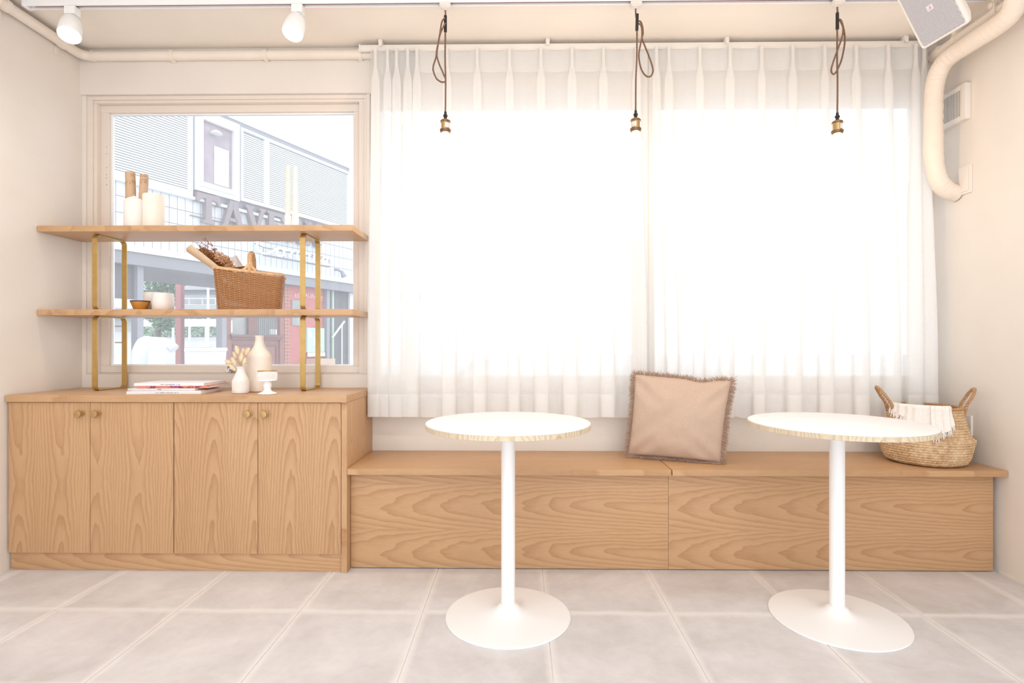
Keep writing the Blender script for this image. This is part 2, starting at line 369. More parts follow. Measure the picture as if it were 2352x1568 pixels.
# ------------------------------------------------------------------ wall shelf
sh = thing('wall_shelf', 'two-tier oak shelf on brass loop brackets above the cabinet', 'shelf', (-1.52, 2.7, .776))
for z0, z1 in ((1.1355, 1.163), (1.5275, 1.555)):
    MB().box(-2.262, -.778, 2.56, 2.826, z0, z1, .0015).build('shelf_board', M['oak_top'], sh)
def loop_path(y0, y1, z0, z1, r):
    out = []
    for cy, cz, a0 in ((y1-r, z1-r, 0), (y0+r, z1-r, 90), (y0+r, z0+r, 180), (y1-r, z0+r, 270)):
        for k in range(7):
            a = math.radians(a0+k*15); out.append((cy+r*math.cos(a), cz+r*math.sin(a)))
    return out
for bx in (-2.031, -1.032):
    for z0, z1 in ((.7765, 1.135), (1.1635, 1.527)):
        po = loop_path(2.612, 2.815, z0, z1, .024); pi_ = loop_path(2.617, 2.810, z0+.005, z1-.005, .019); n = len(po)
        vs = []
        for x in (bx-.0125, bx+.0125): vs += [(x, y, z) for y, z in po]+[(x, y, z) for y, z in pi_]
        fs = []
        for i in range(n):
            j = (i+1) % n
            fs += [(i, j, n+j, n+i), (2*n+i, 3*n+i, 3*n+j, 2*n+j), (i, 2*n+i, 2*n+j, j), (n+i, n+j, 3*n+j, 3*n+i)]
        br = MB().add(vs, fs).build('bracket', M['brass'], sh)
        for zz in (.14, .5, .86):
            MB().lathe([(0, 0), (.0024, 0), (.0024, .0008), (0, .0012)], (bx-.004, 2.612, z0+(z1-z0)*zz), 10, (0, -1, 0)).build('screw', M['screw'], br)
        for yy in (2.66, 2.77):
            MB().lathe([(0, 0), (.003, 0), (.003, .001), (0, .0016)], (bx, yy, z1-.005), 10, (0, 0, -1)).build('screw', M['screw'], br)
# ------------------------------------------------------------------ curtain rail and sheer curtains
rail = thing('curtain_rail', 'slim white curtain rail fixed under the ceiling above the sheers', 'curtain rail', (.6, 2.745, 2.465))
mb = MB(); mb.box(-.795, 2.005, 2.7475, 2.7655, 2.468, 2.492, .002); mb.box(-.795, 2.005, 2.7505, 2.7625, 2.463, 2.468)
mb.build('rail_profile', M['plastic'], rail)
MB().box(-.803, -.795, 2.7455, 2.7675, 2.46, 2.494, .002).build('end_cap', M['plastic'], rail)
for bx in (-.693, .138, 1.021, 1.893):
    mb = MB(); mb.box(bx-.010, bx+.010, 2.7345, 2.7695, 2.490, 2.5145, .003); mb.box(bx-.007, bx+.007, 2.7285, 2.7365, 2.478, 2.505, .002)
    mb.build('rail_clip', M['plastic'], rail)
ZT, ZB = 2.464, .638
def lerp(a, b, t): return a+(b-a)*t
def sm(t): t = max(0, min(1, t)); return t*t*(3-2*t)
def curtain(name, label, xa, xb, pleats, seed, rows=46):
    rnd = random.Random(seed)
    info = []
    for p in pleats:
        info.append(dict(p=p, d=rnd.uniform(.8, 1.2), dr=rnd.uniform(-.022, .022), w=rnd.uniform(.6, 1.3), ph=rnd.uniform(0, 6.28), b=rnd.uniform(.7, 1.3)))
    NP, NF = 14, 16
    def section(zn):      # zn 0 top .. 1 bottom; one row of cloth
        hdr = sm((zn-.045)/.05); low = sm((zn-.08)/.8)
        pts = []; prev = xa; pw = 0
        for k, q in enumerate(info+[None]):
            if q:
                px = q['p']+q['dr']*low
                w = lerp(.006, .020+.034*low*q['w'], hdr); dep = lerp(.026, .030+.020*low*q['d'], hdr); b = lerp(.0065, .010+.006*q['b']+.003*low, hdr)
                xs, xe = prev, px-w/2
            else: xs, xe = prev, xb
            L = xe-xs
            for i in range(NF):
                t = i/NF
                y = .016*math.sin(PI*t)*(1+.3*low)+.005*low*math.sin(2*PI*t+(q or info[-1])['ph'])
                pts.append((xs+L*t, y))
            if q:
                for i in range(NP):
                    t = i/NP
                    sk = .010*low*math.sin(q['ph'])
                    pts.append((px+w*(t-.5)-b*math.sin(2*PI*t)+sk*math.sin(PI*t), -dep*math.sin(PI*t)**.8))
                prev = px+w/2
        pts.append((xb, 0))
        return pts
    def mesh(z_hi, z_lo, n, dy):
        vs = []; ncol = None
        for j in range(n):
            z = lerp(z_hi, z_lo, j/(n-1)); zn = (ZT-z)/(ZT-ZB)
            sec = section(zn); ncol = len(sec)
            for i, (x, y) in enumerate(sec):
                sag = .006*math.sin(i*.21+seed)*sm((zn-.9)/.1)
                vs.append((x, 2.748+y+dy+.004*math.sin(x*7+seed)*zn, z+sag))
        fs = [(j*ncol+i, j*ncol+i+1, (j+1)*ncol+i+1, (j+1)*ncol+i) for j in range(n-1) for i in range(ncol-1)]
        return MB().add(vs, fs)
    t = thing(name, label, 'curtain', ((xa+xb)/2, 2.748, ZB))
    mesh(ZT, ZB, rows, 0).build('cloth', M['sheer'], t, smooth=80)
    mesh(ZT-.001, 2.357, 8, -.002).build('pleated_heading', M['sheer_hem'], t, smooth=80)
    mesh(.752, ZB+.0005, 8, -.002).build('hem_band', M['sheer_hem'], t, smooth=80)
    hk = None
    for p in pleats:
        if hk is None:
            hk = MB().tube([(p, 2.748, 2.462), (p, 2.752, 2.452), (p, 2.756, 2.448), (p, 2.759, 2.454), (p, 2.760, 2.4625)], .0014, 6).build('hook', M['plastic'], t); p0 = p
        else:
            o = hk.copy(); C.objects.link(o); o.parent = t; o.location = (p-p0, 0, 0)
curtain('sheer_curtain', 'white sheer pleated curtain hanging beside the shelf and clear window', -.742, .633,
        [-.715, -.655, -.610, -.555, -.509, -.360, -.211, -.051, .104, .257, .412, .574], 3)
curtain('sheer_curtain', 'white sheer pleated curtain hanging behind the cushion up to the insulated pipe', .637, 2.004,
        [.672, .733, .884, 1.032, 1.185, 1.338, 1.493, 1.646, 1.802, 1.935, 1.975], 8)
# ------------------------------------------------------------------ ceiling track, spotlights, pendants
tr = thing('lighting_track', 'long white lighting track screwed along the ceiling', 'lighting track', (-.1, 2.418, 2.49))
mb = MB(); mb.box(-2.172, 2.02, 2.401, 2.408, 2.488, 2.5148, .001); mb.box(-2.172, 2.02, 2.428, 2.435, 2.488, 2.5148, .001); mb.box(-2.172, 2.02, 2.4081, 2.4279, 2.508, 2.5148)
mb.build('track_profile', M['white'], tr)
MB().box(-2.15, 2.02, 2.4085, 2.4275, 2.500, 2.5078).build('slot', M['dark'], tr)
mb = MB(); mb.box(-2.15, 2.02, 2.4105, 2.4125, 2.4965, 2.4998); mb.box(-2.15, 2.02, 2.4235, 2.4255, 2.4965, 2.4998); mb.build('conductor', plain('copper_strip', srgb(190, 120, 110), .3, .6), tr)
MB().box(-2.19, -2.1725, 2.399, 2.437, 2.486, 2.5148, .002).build('end_cap', M['white'], tr)
def spot(label, x, ax, y=2.418, en=7, group='track spotlights'):
    t = thing('track_spotlight', label, 'spotlight', (x, y, 2.488), group)
    mb = MB(); mb.box(x-.024, x+.024, y-.018, y+.018, 2.452, 2.4875, .004); mb.build('adapter', M['white'], t)
    a = Vector(ax).normalized(); top = Vector((x, y, 2.438)); c = top-a*.006
    MB().tube([(x, y, 2.452), (x, y, 2.438), tuple(top+a*.012)], .008, 10).build('swivel', M['steel'], t)
    k = 1.24
    MB().lathe([(r*k, h*k) for r, h in ((.002, .000), (.016, .002), (.025, .012), (.031, .030), (.0345, .055), (.0355, .090), (.034, .0925), (.0325, .090), (.0325, .080), (0, .080))], c, 36, a, cap=False).build('lamp_head', M['white'], t)
    MB().lathe([(r*k, h*k) for r, h in ((.0322, .0805), (.030, .0855), (.02, .0885), (0, .0895))], c, 36, a, cap=False).build('lens', M['lens'], t)
    ld = bpy.data.lights.new('spot_beam', 'SPOT'); ld.energy = en; ld.color = (1, .985, .96); ld.spot_size = 2.3; ld.spot_blend = 1; ld.shadow_soft_size = .04
    lo = bpy.data.objects.new('spot_beam', ld); C.objects.link(lo); lo.parent = t
    lo.location = c+a*.125-ORG[t]; lo.rotation_euler = Vector((0, 0, -1)).rotation_difference(a).to_euler()
    return t
spot('white track spotlight shining above the end of the shelf by the side wall', -1.979, (.20, -.40, -.893))
spot('white track spotlight shining above the window latch and wicker hamper', -.975, (-.048, -.438, -.898))
fill_track = thing('lighting_track', 'added unseen white track carrying fill spotlights across the ceiling in mid room', 'lighting track', (-.1, .6, 2.49))  # added out-of-view track; its four spotlights are fill for the front surfaces
mb = MB(); mb.box(-2.0, 1.9, .583, .590, 2.488, 2.5148, .001); mb.box(-2.0, 1.9, .610, .617, 2.488, 2.5148, .001); mb.box(-2.0, 1.9, .5901, .6099, 2.508, 2.5148); mb.build('track_profile', M['white'], fill_track)
MB().box(-1.98, 1.88, .5905, .6095, 2.500, 2.5078).build('slot', M['dark'], fill_track)
for x in (-1.5, -.5, .5, 1.5):
    spot('added unseen fill spotlight in mid room, aimed at the back wall', x, (0, .62, -.78), +.6, 8, 'added fill spotlights')
M['cord'] = plain('brown_twisted_cord', srgb(136, 104, 84), .8, nscale=300, namt=.35)
M['socket'] = plain('antique_brass', srgb(196, 168, 122), .28, .9, nscale=25, namt=.08)
M['socket_ring'] = plain('dark_antique_brass', srgb(130, 108, 88), .35, .85)
M['paperlabel'] = plain('paper_label', srgb(226, 224, 222), .6, nscale=90, namt=.12)
def twist(mb, path, r=.0024, pitch=.016):
    P = [Vector(p) for p in path]
    # even resample
    d = [0]
    for i in range(1, len(P)): d.append(d[-1]+(P[i]-P[i-1]).length)
    n = max(8, int(d[-1]/.003)); Q = []; k = 0
    for i in range(n+1):
        s = d[-1]*i/n
        while k < len(P)-2 and d[k+1] < s: k += 1
        u = (s-d[k])/max(1e-9, d[k+1]-d[k]); Q.append(P[k].lerp(P[k+1], u))
    up = Vector((0, 1, 0)); A = [[], []]
    for i, q in enumerate(Q):
        t = (Q[min(n, i+1)]-Q[max(0, i-1)]).normalized(); up = (up-t*up.dot(t)).normalized(); b = t.cross(up)
        ph = 2*PI*(d[-1]*i/n)/pitch
        for h in (0, 1): A[h].append(q+(up*math.cos(ph+PI*h)+b*math.sin(ph+PI*h))*r*.85)
    for h in (0, 1): mb.tube(A[h], r, 6)
def pendant(label, x, zs, slz, loop, slope=0, labx=1):
    y = 2.418
    t = thing('pendant_lamp', label, 'pendant lamp', (x, y, 2.488), 'bare bulb pendants')
    mb = MB(); mb.box(x-.024, x+.024, 2.398, 2.438, 2.474, 2.4878, .003); mb.box(x-.020, x+.026, 2.400, 2.436, 2.470, 2.476, .002)
    mb.box(x-.018, x+.018, 2.404, 2.432, 2.466, 2.471); mb.lathe([(.007, 0), (.007, .006)], (x, y, 2.4605), 14); mb.build('track_adapter', M['plastic'], t)
    c = MB(); sx = x+slope*.5
    twist(c, catmull([(x, y, 2.463), (x+.001, y, (2.463+slz)/2), (sx, y, slz+.01)], 8)); twist(c, catmull([(sx, y, slz-.01), (sx-.001, y, (slz+zs)/2+.05), (x+.001, y, (slz+zs)/2-.05), (x, y, zs+.014)], 8))
    twist(c, catmull([(sx+a, y+b, slz+h) for a, b, h in loop], 10)); c.build('cord', M['cord'], t)
    mb = MB(); ax = Vector((slope*2, 0, 1)); mb.lathe([(.0, -.036), (.0062, -.036), (.0068, -.034), (.0068, .034), (.0062, .036), (0, .036)], (sx, y, slz), 16, ax); mb.build('cord_slider', M['black'], t)
    mb = MB().lathe([(.003, .018), (.0052, .017), (.006, .004), (.0095, .003), (.0095, -.004), (.007, -.005), (.0068, -.012), (0, -.012)], (x, y, zs), 16); mb.build('strain_relief', M['black'], t)
    so = MB().lathe([(.006, -.012), (.011, -.016), (.020, -.021), (.0215, -.024), (.0215, -.030), (.0185, -.031), (.0185, -.060), (.0235, -.061), (.0235, -.068), (.0215, -.070), (.0215, -.076), (.019, -.0775), (.016, -.072), (0, -.066)], (x, y, zs), 32).build('socket', M['socket'], t)
    MB().lathe([(.0222, -.0235), (.0222, -.0295), (.0188, -.030)], (x, y, zs), 32, cap=False).build('ring', M['socket_ring'], so)
    MB().lathe([(.0242, -.0615), (.0242, -.0675), (.0217, -.0700), (.0220, -.0755)], (x, y, zs), 32, cap=False).build('ring', M['socket_ring'], so)
    vs = []; n = 9
    for k in range(n):
        a = math.radians(-90+labx*38)+math.radians(-34+68*k/(n-1))
        for z in (-.035, -.056): vs.append((x+.0189*math.cos(a), y+.0189*math.sin(a), zs+z))
    MB().add(vs, [(2*k, 2*k+1, 2*k+3, 2*k+2) for k in range(n-1)]).build('paper_label', M['paperlabel'], so)
    prof = [(.0125, -.069), (.0128, -.080), (.0145, -.088), (.0205, -.100), (.0262, -.113), (.0288, -.126), (.0275, -.139), (.0218, -.150), (.0115, -.157), (0, -.1585)]
    MB().lathe([(r, z) for r, z in prof], (x, y, zs), 32, cap=False).build('bulb', M['bulb'], t)['label'] = 'glowing clear glass bulb'
    pl_ = bpy.data.lights.new('filament', 'POINT'); pl_.energy = 2.1; pl_.color = (1, .74, .48); pl_.shadow_soft_size = .03
    lo = bpy.data.objects.new('filament', pl_); C.objects.link(lo); lo.parent = t; lo.location = Vector((x, y, zs-.19))-ORG[t]
pendant('bare bulb pendant whose cord loop crosses back over the cord, by the shelf', -.326, 2.000, 2.402,
        [(-.002, -.006, .022), (-.014, -.012, .0), (-.024, -.012, -.06), (-.036, -.01, -.12), (-.040, -.008, -.15), (-.052, -.008, -.19), (-.050, -.008, -.215), (-.036, -.008, -.245), (-.012, -.006, -.258), (.002, -.008, -.25), (-.008, -.014, -.222), (-.026, -.016, -.18), (-.035, -.016, -.14), (-.028, -.016, -.09), (-.020, -.014, -.05), (-.004, -.01, -.012), (0, -.006, 0)])
pendant('bare bulb pendant with a wide open cord loop beside its cord', .505, 2.000, 2.402,
        [(.006, 0, .006), (.016, 0, .002), (.024, 0, -.02), (.026, 0, -.05), (.022, .002, -.07), (.034, .003, -.10), (.050, .003, -.14), (.064, .003, -.18), (.070, .003, -.21), (.062, .003, -.232), (.044, .003, -.235), (.024, .002, -.214), (.012, 0, -.18), (.008, 0, -.14), (.014, -.003, -.10), (.020, -.004, -.07), (.020, -.004, -.03), (.014, -.002, -.01), (.004, 0, -.006)], slope=.012, labx=-1)
pendant('bare bulb pendant with a narrow cord loop nearest the loudspeaker', 1.377, 1.986, 2.400,
        [(.006, 0, .008), (.014, -.004, 0), (.022, -.006, -.03), (.028, -.007, -.07), (.026, -.008, -.11), (.014, -.008, -.17), (-.002, -.008, -.21), (-.018, -.009, -.234), (-.030, -.009, -.226), (-.030, -.01, -.205), (-.016, -.011, -.16), (.002, -.012, -.11), (.016, -.012, -.065), (.018, -.01, -.03), (.008, -.006, 0)])
# ------------------------------------------------------------------ pipes, speaker, vent, wall plates
def clamp(mb, p, axis, r, ear):
    q = Vector(p); a = Vector(axis)
    mb.lathe([(r+.0015, -.011), (r+.0045, -.011), (r+.0045, .011), (r+.0015, .011), (r+.0015, -.011)], q, 28, a, cap=False)
    e = Vector(ear)
    x = [q+e*(r+.002)-a*.011, q+e*(r+.026)+a*.011]
    return x
# conduit
r0 = .0235
pc = thing('conduit_pipe', 'cream painted conduit running around the wall just under the ceiling', 'pipe', (-1.5, 2.79, 2.44))
yb, zb, xl = YW-.030, 2.472, XL+.030
path = [(xl, .2, zb), (xl, 2.3, zb), (xl, yb-.06, zb)]+[(xl+.05-.05*math.cos(a), yb-.05+.05*math.sin(a), zb) for a in (0, .4, .8, 1.2, PI/2)]+[(-1, yb, zb), (1.0, yb, zb), (2.02, yb, zb-.004)]
MB().tube(path, r0, 20).build('tube', M['pipe'], pc)
for x in (-1.772, -1.293, -.812):
    mb = MB(); mb.lathe([(r0, -.011), (r0+.004, -.011), (r0+.004, .011), (r0, .011), (r0, -.011)], (x, yb, zb), 28, (1, 0, 0), cap=False)
    mb.box(x-.011, x+.011, YW-.026, YW-.0005, zb-.030, zb-.022, .001); mb.box(x-.012, x+.012, YW-.005, YW-.0005, zb-.058, zb-.024, .002)
    mb.lathe([(0, 0), (.004, 0), (.003, .002), (0, .002)], (x, YW-.005, zb-.044), 10, (0, -1, 0)); mb.build('clamp', M['pipe'], pc)
for y in (2.37, 2.67):
    mb = MB(); mb.lathe([(r0, -.011), (r0+.004, -.011), (r0+.004, .011), (r0, .011), (r0, -.011)], (xl, y, zb), 28, (0, 1, 0), cap=False)
    mb.box(XL+.0005, XL+.005, y-.012, y+.012, zb-.058, zb-.020, .002); mb.build('clamp', M['pipe'], pc)
MB().lathe([(r0, -.03), (r0+.006, -.03), (r0+.006, .03), (r0, .03)], (xl, 2.30, zb), 28, (0, 1, 0), cap=False).build('coupling', M['pipe'], pc)
MB().lathe([(r0, -.008), (r0+.003, -.008), (r0+.003, .008), (r0, .008)], (-2.18, yb, zb), 28, (1, 0, 0), cap=False).build('coupling', M['pipe'], pc)
# second conduit along the other side wall
r1 = .021; xr, z1 = 2.045, 2.425
p2 = thing('conduit_pipe', 'cream conduit running behind the insulated pipe under the ceiling', 'pipe', (xr, 2.3, z1))
MB().tube([(xr, .2, z1), (xr, 1.5, z1), (xr, 2.745, z1)], r1, 18).build('tube', M['pipe'], p2)
MB().lathe([(r1, -.03), (r1+.006, -.03), (r1+.006, .02), (r1+.003, .028), (0, .028)], (xr, 2.745, z1), 24, (0, 1, 0), cap=False).build('end_coupling', M['pipe'], p2)
for y, rod in ((2.615, 0), (2.395, 1)):
    mb = MB(); mb.lathe([(r1, -.012), (r1+.005, -.012), (r1+.005, .012), (r1, .012), (r1, -.012)], (xr, y, z1), 24, (0, 1, 0), cap=False)
    if rod:
        mb.tube([(xr-.02, y, z1+.02), (xr-.02, y, ZC-.001)], .005, 10); mb.box(xr-.034, xr-.006, y-.010, y+.010, z1+.012, z1+.034, .004)
        mb.box(xr-.030, xr-.018, y-.016, y-.010, z1-.012, z1+.03, .002)
    else: mb.box(xr-.018, xr+.018, y-.011, y+.011, z1+.018, ZC-.03, .003)
    mb.build('hanger', M['pipe'], p2)
# insulated pipe with creased wrapping
def wrap_mat():
    m, nt, out = mat_new('creased_pipe_wrap'); p = OBJ(nt)
    h = NOISE(nt, p, 26, 4, .6, 1.2)
    BSDF(nt, out, srgb(240, 226, 212), .5, 0, BUMP(nt, h, .35, .006), .35)
    return m
pts = [(2.0995, 2.685, 1.725), (2.085, 2.685, 1.728), (2.045, 2.68, 1.742), (2.000, 2.672, 1.79), (1.977, 2.668, 1.90), (1.972, 2.666, 2.08), (1.974, 2.66, 2.22), (1.984, 2.635, 2.30), (1.984, 2.575, 2.325), (1.986, 2.45, 2.325), (1.986, 2.33, 2.325), (1.982, 2.26, 2.335), (1.976, 2.225, 2.39), (1.974, 2.222, 2.45), (1.974, 2.222, 2.514)]
cp = catmull(pts, 24); n = len(cp)
mb = MB(); V = []; up = Vector((0, 0, 1)); ns = 40
for i, p in enumerate(cp):
    t = (cp[min(n-1, i+1)]-cp[max(0, i-1)]).normalized(); up = (up-t*up.dot(t)).normalized(); b = t.cross(up)
    for k in range(ns):
        a = 2*PI*k/ns; dirv = up*math.cos(a)+b*math.sin(a)
        q = p+dirv*.042
        cr = noise.noise(Vector((q.x*9, q.y*9, q.z*9)))*.0035
        bend = (cp[min(n-1, i+6)]-2*p+cp[max(0, i-6)]).length*60
        wr = math.sin(i*.9+2.5*noise.noise(q*20))*.0017*min(1, bend*.6+.12)
        V.append(p+dirv*(.039+cr+wr*1.3))
mb.add(V, [(i*ns+k, i*ns+(k+1) % ns, (i+1)*ns+(k+1) % ns, (i+1)*ns+k) for i in range(n-1) for k in range(ns)])
tag(mb.build('insulated_pipe', wrap_mat(), org=(1.99, 2.5, 1.7), smooth=60), 'thick cream wrapped pipe bending down the wall beside the curtain', 'pipe')
# loudspeaker
sp = thing('loudspeaker', 'small white loudspeaker with grey grille tilted under the ceiling', 'loudspeaker', (1.50, 2.0, 2.15))
cdir = Vector((-.54, -.72, -.43)).normalized(); ex0 = Vector((.651, -.682, .324)).normalized(); eup = Vector((-.528, -.104, .837)).normalized()
ex_ = (ex0*.96+cdir*.28).normalized(); nn = (cdir*.96-ex0*.28).normalized(); eup = nn.cross(ex_)
if eup.z < 0: eup = -eup
R = Matrix((ex_, -nn, eup)).transposed(); hw, hh = .068, .112
c0 = Vector((1.447, 2.0, 2.060))+ex_*hw+eup*hh
def spk(v): return R @ Vector(v)+c0
prof = [(hw, hh, -.012), (hw+.004, hh+.004, -.006), (hw+.004, hh+.004, .02), (hw-.012, hh-.014, .105), (hw-.03, hh-.03, .12)]
mb = MB(); V = []; fs = []; nb = 0
def rr(hx, hz, y, r=.012):
    o = []
    for sx, sz, a0 in ((1, 1, 0), (-1, 1, 90), (-1, -1, 180), (1, -1, 270)):
        for k in range(5):
            a = math.radians(a0+k*22.5); o.append((sx*(hx-r)+r*math.cos(a), y, sz*(hz-r)+r*math.sin(a)))
    return o
for a, b, y in prof: L = rr(a, b, y); nb = len(L); V += [spk(v) for v in L]
for i in range(len(prof)-1): fs += [(i*nb+k, i*nb+(k+1) % nb, (i+1)*nb+(k+1) % nb, (i+1)*nb+k) for k in range(nb)]
fs += [tuple(range(nb)), tuple((len(prof)-1)*nb+k for k in range(nb-1, -1, -1))]
mb.add(V, fs).build('housing', M['plastic'], sp)
def grille_mat():
    m, nt, out = mat_new('perforated_grille'); v = nt.nodes.new('ShaderNodeTexVoronoi'); nt.links.new(OBJ(nt), v.inputs['Vector']); v.inputs['Scale'].default_value = 420; v.inputs['Randomness'].default_value = .15
    c = RAMP(nt, v.outputs['Distance'], [(.25, srgb(120, 116, 118)), (.5, srgb(205, 200, 202))]); BSDF(nt, out, c, .45, .3); return m
V = [spk(v) for v in rr(hw-.004, hh-.004, -.0125, .006)]+[spk(v) for v in rr(hw-.006, hh-.006, -.0155, .006)]; nb = len(V)//2
MB().add(V, [tuple(range(nb)), tuple(range(2*nb-1, nb-1, -1))]+[(k, (k+1) % nb, (k+1) % nb+nb, k+nb) for k in range(nb)]).build('grille', grille_mat(), sp)
mb = MB(); V = [spk(v) for v in [(x, y, z) for x in (-.009, .009) for y in (-.0175, -.0156) for z in (-.012, .006)]]
mb.add(V, [(0, 1, 3, 2), (4, 6, 7, 5), (0, 4, 5, 1), (2, 3, 7, 6), (0, 2, 6, 4), (1, 5, 7, 3)])
bd = mb.build('badge', plain('badge_silver', srgb(236, 226, 230), .3, .2), sp)
mb = MB()
for (a, b, d, e) in ((-.005, .005, -.008, -.0055), (-.0012, .0038, -.0055, .002)):
    mb.add([spk(v) for v in [(x, y, z) for x in (a, b) for y in (-.0185, -.0176) for z in (d, e)]], [(0, 1, 3, 2), (4, 6, 7, 5), (0, 4, 5, 1), (2, 3, 7, 6), (0, 2, 6, 4), (1, 5, 7, 3)])
mb.build('badge_mark', plain('badge_mark_grey', srgb(196, 178, 186), .4), bd)
mb = MB(); mb.tube([tuple(spk((0, .11, .03))), (1.56, 2.10, 2.40), (1.58, 2.12, 2.514)], .012, 12); mb.lathe([(.035, 0), (.035, .008), (.03, .012)], (1.58, 2.12, 2.5145), 24, (0, 0, -1)); mb.build('mount', M['plastic'], sp)
# vent, plates on the right wall
def wallplate(name, label, cat, y0, y1, z0, z1, th, mat, bev=.004):
    return tag(MB().box(XR-th, XR-.0003, y0, y1, z0, z1, bev).build(name, mat), label, cat)
vt = thing('wall_vent', 'square white louvred ventilation grille on the wall beside the pipe', 'vent', (XR, 2.66, 2.04))
ya, yb2, za, zb2 = 2.602, 2.785, 2.050, 2.218
mb = MB(); t = XR
mb.box(t-.028, t-.0003, ya, ya+.028, za, zb2, .003); mb.box(t-.028, t-.0003, yb2-.020, yb2, za, zb2, .003)
mb.box(t-.028, t-.0003, ya+.0281, yb2-.0201, za, za+.024, .003); mb.box(t-.028, t-.0003, ya+.0281, yb2-.0201, zb2-.022, zb2, .003); mb.build('frame', M['plastic'], vt)
MB().box(t-.0238, t-.0004, ya+.0285, yb2-.0205, za+.0245, zb2-.0225).build('backing', M['dark'], vt)
sl = None; N = 15; w = (yb2-.0205-ya-.0285)/N
for k in range(N):
    yy = ya+.0285+w*(k+.5)
    if sl is None:
        sl = MB().box(t-.0265, t-.0250, yy-w*.27, yy+w*.27, za+.0242, zb2-.0222).build('slat', M['plastic'], vt); y00 = yy
    else:
        o = sl.copy(); C.objects.link(o); o.parent = vt; o.location = (0, yy-y00, 0)
MB().box(t-.0295, t-.0281, ya+.085, ya+.115, za+.008, za+.013).build('tab', M['plastic'], vt)
bp = thing('blank_wall_plate', 'blank cream cover plate on the wall below the vent', 'wall plate', (XR, 2.62, 1.7))
MB().box(XR-.009, XR-.0003, 2.594, 2.668, 1.706, 1.836, .003).build('plate', M['plastic'], bp)
MB().box(XR-.0115, XR-.0091, 2.604, 2.658, 1.717, 1.825, .002).build('cover', M['plastic'], bp)
so = thing('power_outlet', 'small white power outlet low on the wall behind the basket', 'outlet', (XR, 2.63, .56))
MB().box(XR-.012, XR-.0003, 2.590, 2.655, .575, .668, .004).build('plate', M['plastic'], so)
mb = MB(); mb.box(XR-.0135, XR-.0121, 2.61, 2.635, .597, .615, .001); mb.box(XR-.0135, XR-.0121, 2.61, 2.635, .622, .64, .001); mb.build('socket_insert', M['white'], so)
# ------------------------------------------------------------------ round tables
def table(label, x, y):
    t = thing('round_table', label, 'table', (x, y, 0), 'white pedestal tables')
    R_ = .302; zt = .715
    top = MB().lathe([(0, zt-.004), (R_-.0015, zt-.004), (R_-.0015, zt-.001), (R_-.003, zt), (0, zt)], (x, y, 0), 128).build('table_top', M['edge'], t)
    MB().lathe([(0, zt-.021), (R_-.001, zt-.021), (R_, zt-.0202), (R_, zt-.0042), (0, zt-.0042)], (x, y, 0), 128).build('edge_band', M['edgeband'], top)['label'] = 'light oak edge of the tabletop'
    MB().lathe([(.0255, .03), (.0255, .64), (.0255, zt-.032)], (x, y, 0), 40).build('column', M['white'], t)
    MB().lathe([(.05, zt-.0216), (.13, zt-.0216), (.13, zt-.026), (.05, zt-.032), (.0256, zt-.032)], (x, y, 0), 40).build('top_plate', M['white'], t)
    MB().lathe([(.228, .0005), (.229, .004), (.227, .0065), (.20, .009), (.14, .013), (.09, .018), (.06, .024), (.042, .033), (.033, .044), (.0262, .047)], (x, y, 0), 96).build('base_disc', M['white'], t)
    return t
table('white round pedestal table standing clear in front of the bench', -.043, 2.035)
table('white round pedestal table standing in front of the seagrass basket', 1.158, 2.035)
# ------------------------------------------------------------------ cushion
def linen_mat(name, col):
    m, nt, out = mat_new(name); x = SEP(nt, OBJ(nt))
    a = NOISE(nt, CMB(nt, MA(nt, 'MULTIPLY', x[0], 900), MA(nt, 'MULTIPLY', x[1], 200), MA(nt, 'MULTIPLY', x[2], 60)), 1, 2)
    b = NOISE(nt, CMB(nt, MA(nt, 'MULTIPLY', x[0], 60), MA(nt, 'MULTIPLY', x[1], 200), MA(nt, 'MULTIPLY', x[2], 900)), 1, 2)
    f = MA(nt, 'MULTIPLY', MA(nt, 'ADD', a, b), .5)
    c = RAMP(nt, f, [(.35, tuple(v*.90 for v in col)), (.65, tuple(min(1, v*1.06) for v in col))])
    BSDF(nt, out, c, .85, 0, BUMP(nt, f, .25, .001), .2, **{'Sheen Weight': .25})
    return m
M['linen'] = linen_mat('blush_linen', srgb(203, 177, 158))
cu = thing('cushion', 'blush linen cushion with frayed edges leaning on the bench', 'cushion', (.75, 2.6, .456))
BL, BR, TR_, TL = Vector((.522, 2.68, .466)), Vector((.914, 2.53, .461)), Vector((.978, 2.567, .834)), Vector((.552, 2.665, .858))
def cpos(u, v):
    # edges pulled in between the corners, top edge sagging off-centre
    pu = .018*math.sin(PI*v)*(1-2*u); pv = .016*math.sin(PI*u)*(1-2*v)
    uu, vv = u+pu, v+pv-.035*math.exp(-((u-.70)/.13)**2)*v**6
    return BL*(1-uu)*(1-vv)+BR*uu*(1-vv)+TR_*uu*vv+TL*(1-uu)*vv
nrm = (BR-BL).cross(TL-BL).normalized()          # faces the room
if nrm.y > 0: nrm = -nrm
def cpt(u, v, side):
    a, b = 2*u-1, 2*v-1
    f = max(0, (1-a*a)*(1-b*b))**.42
    edge = 1-min(1, f)
    p = cpos(u, v)
    w = 0
    for k, (cx_, cz_, ang) in enumerate(((0, 0, .8), (1, 0, 2.4), (1, 1, .8), (0, 1, 2.4))):
        d = math.hypot(u-cx_, v-cz_)
        w += math.exp(-(d/.32)**2)*math.sin((u*math.cos(ang+PI/2)+v*math.sin(ang+PI/2))*34+k)*.0095
    w += .010*noise.noise(Vector((u*4, v*4, side*3)))+.002*noise.noise(Vector((u*14, v*9, side*5)))
    w += -.006*math.exp(-((u-.72)/.10)**2-((v-.93)/.12)**2)
    return p+nrm*((.074 if side > 0 else -.034)*f+w*f**.6*(1 if side > 0 else -.5))
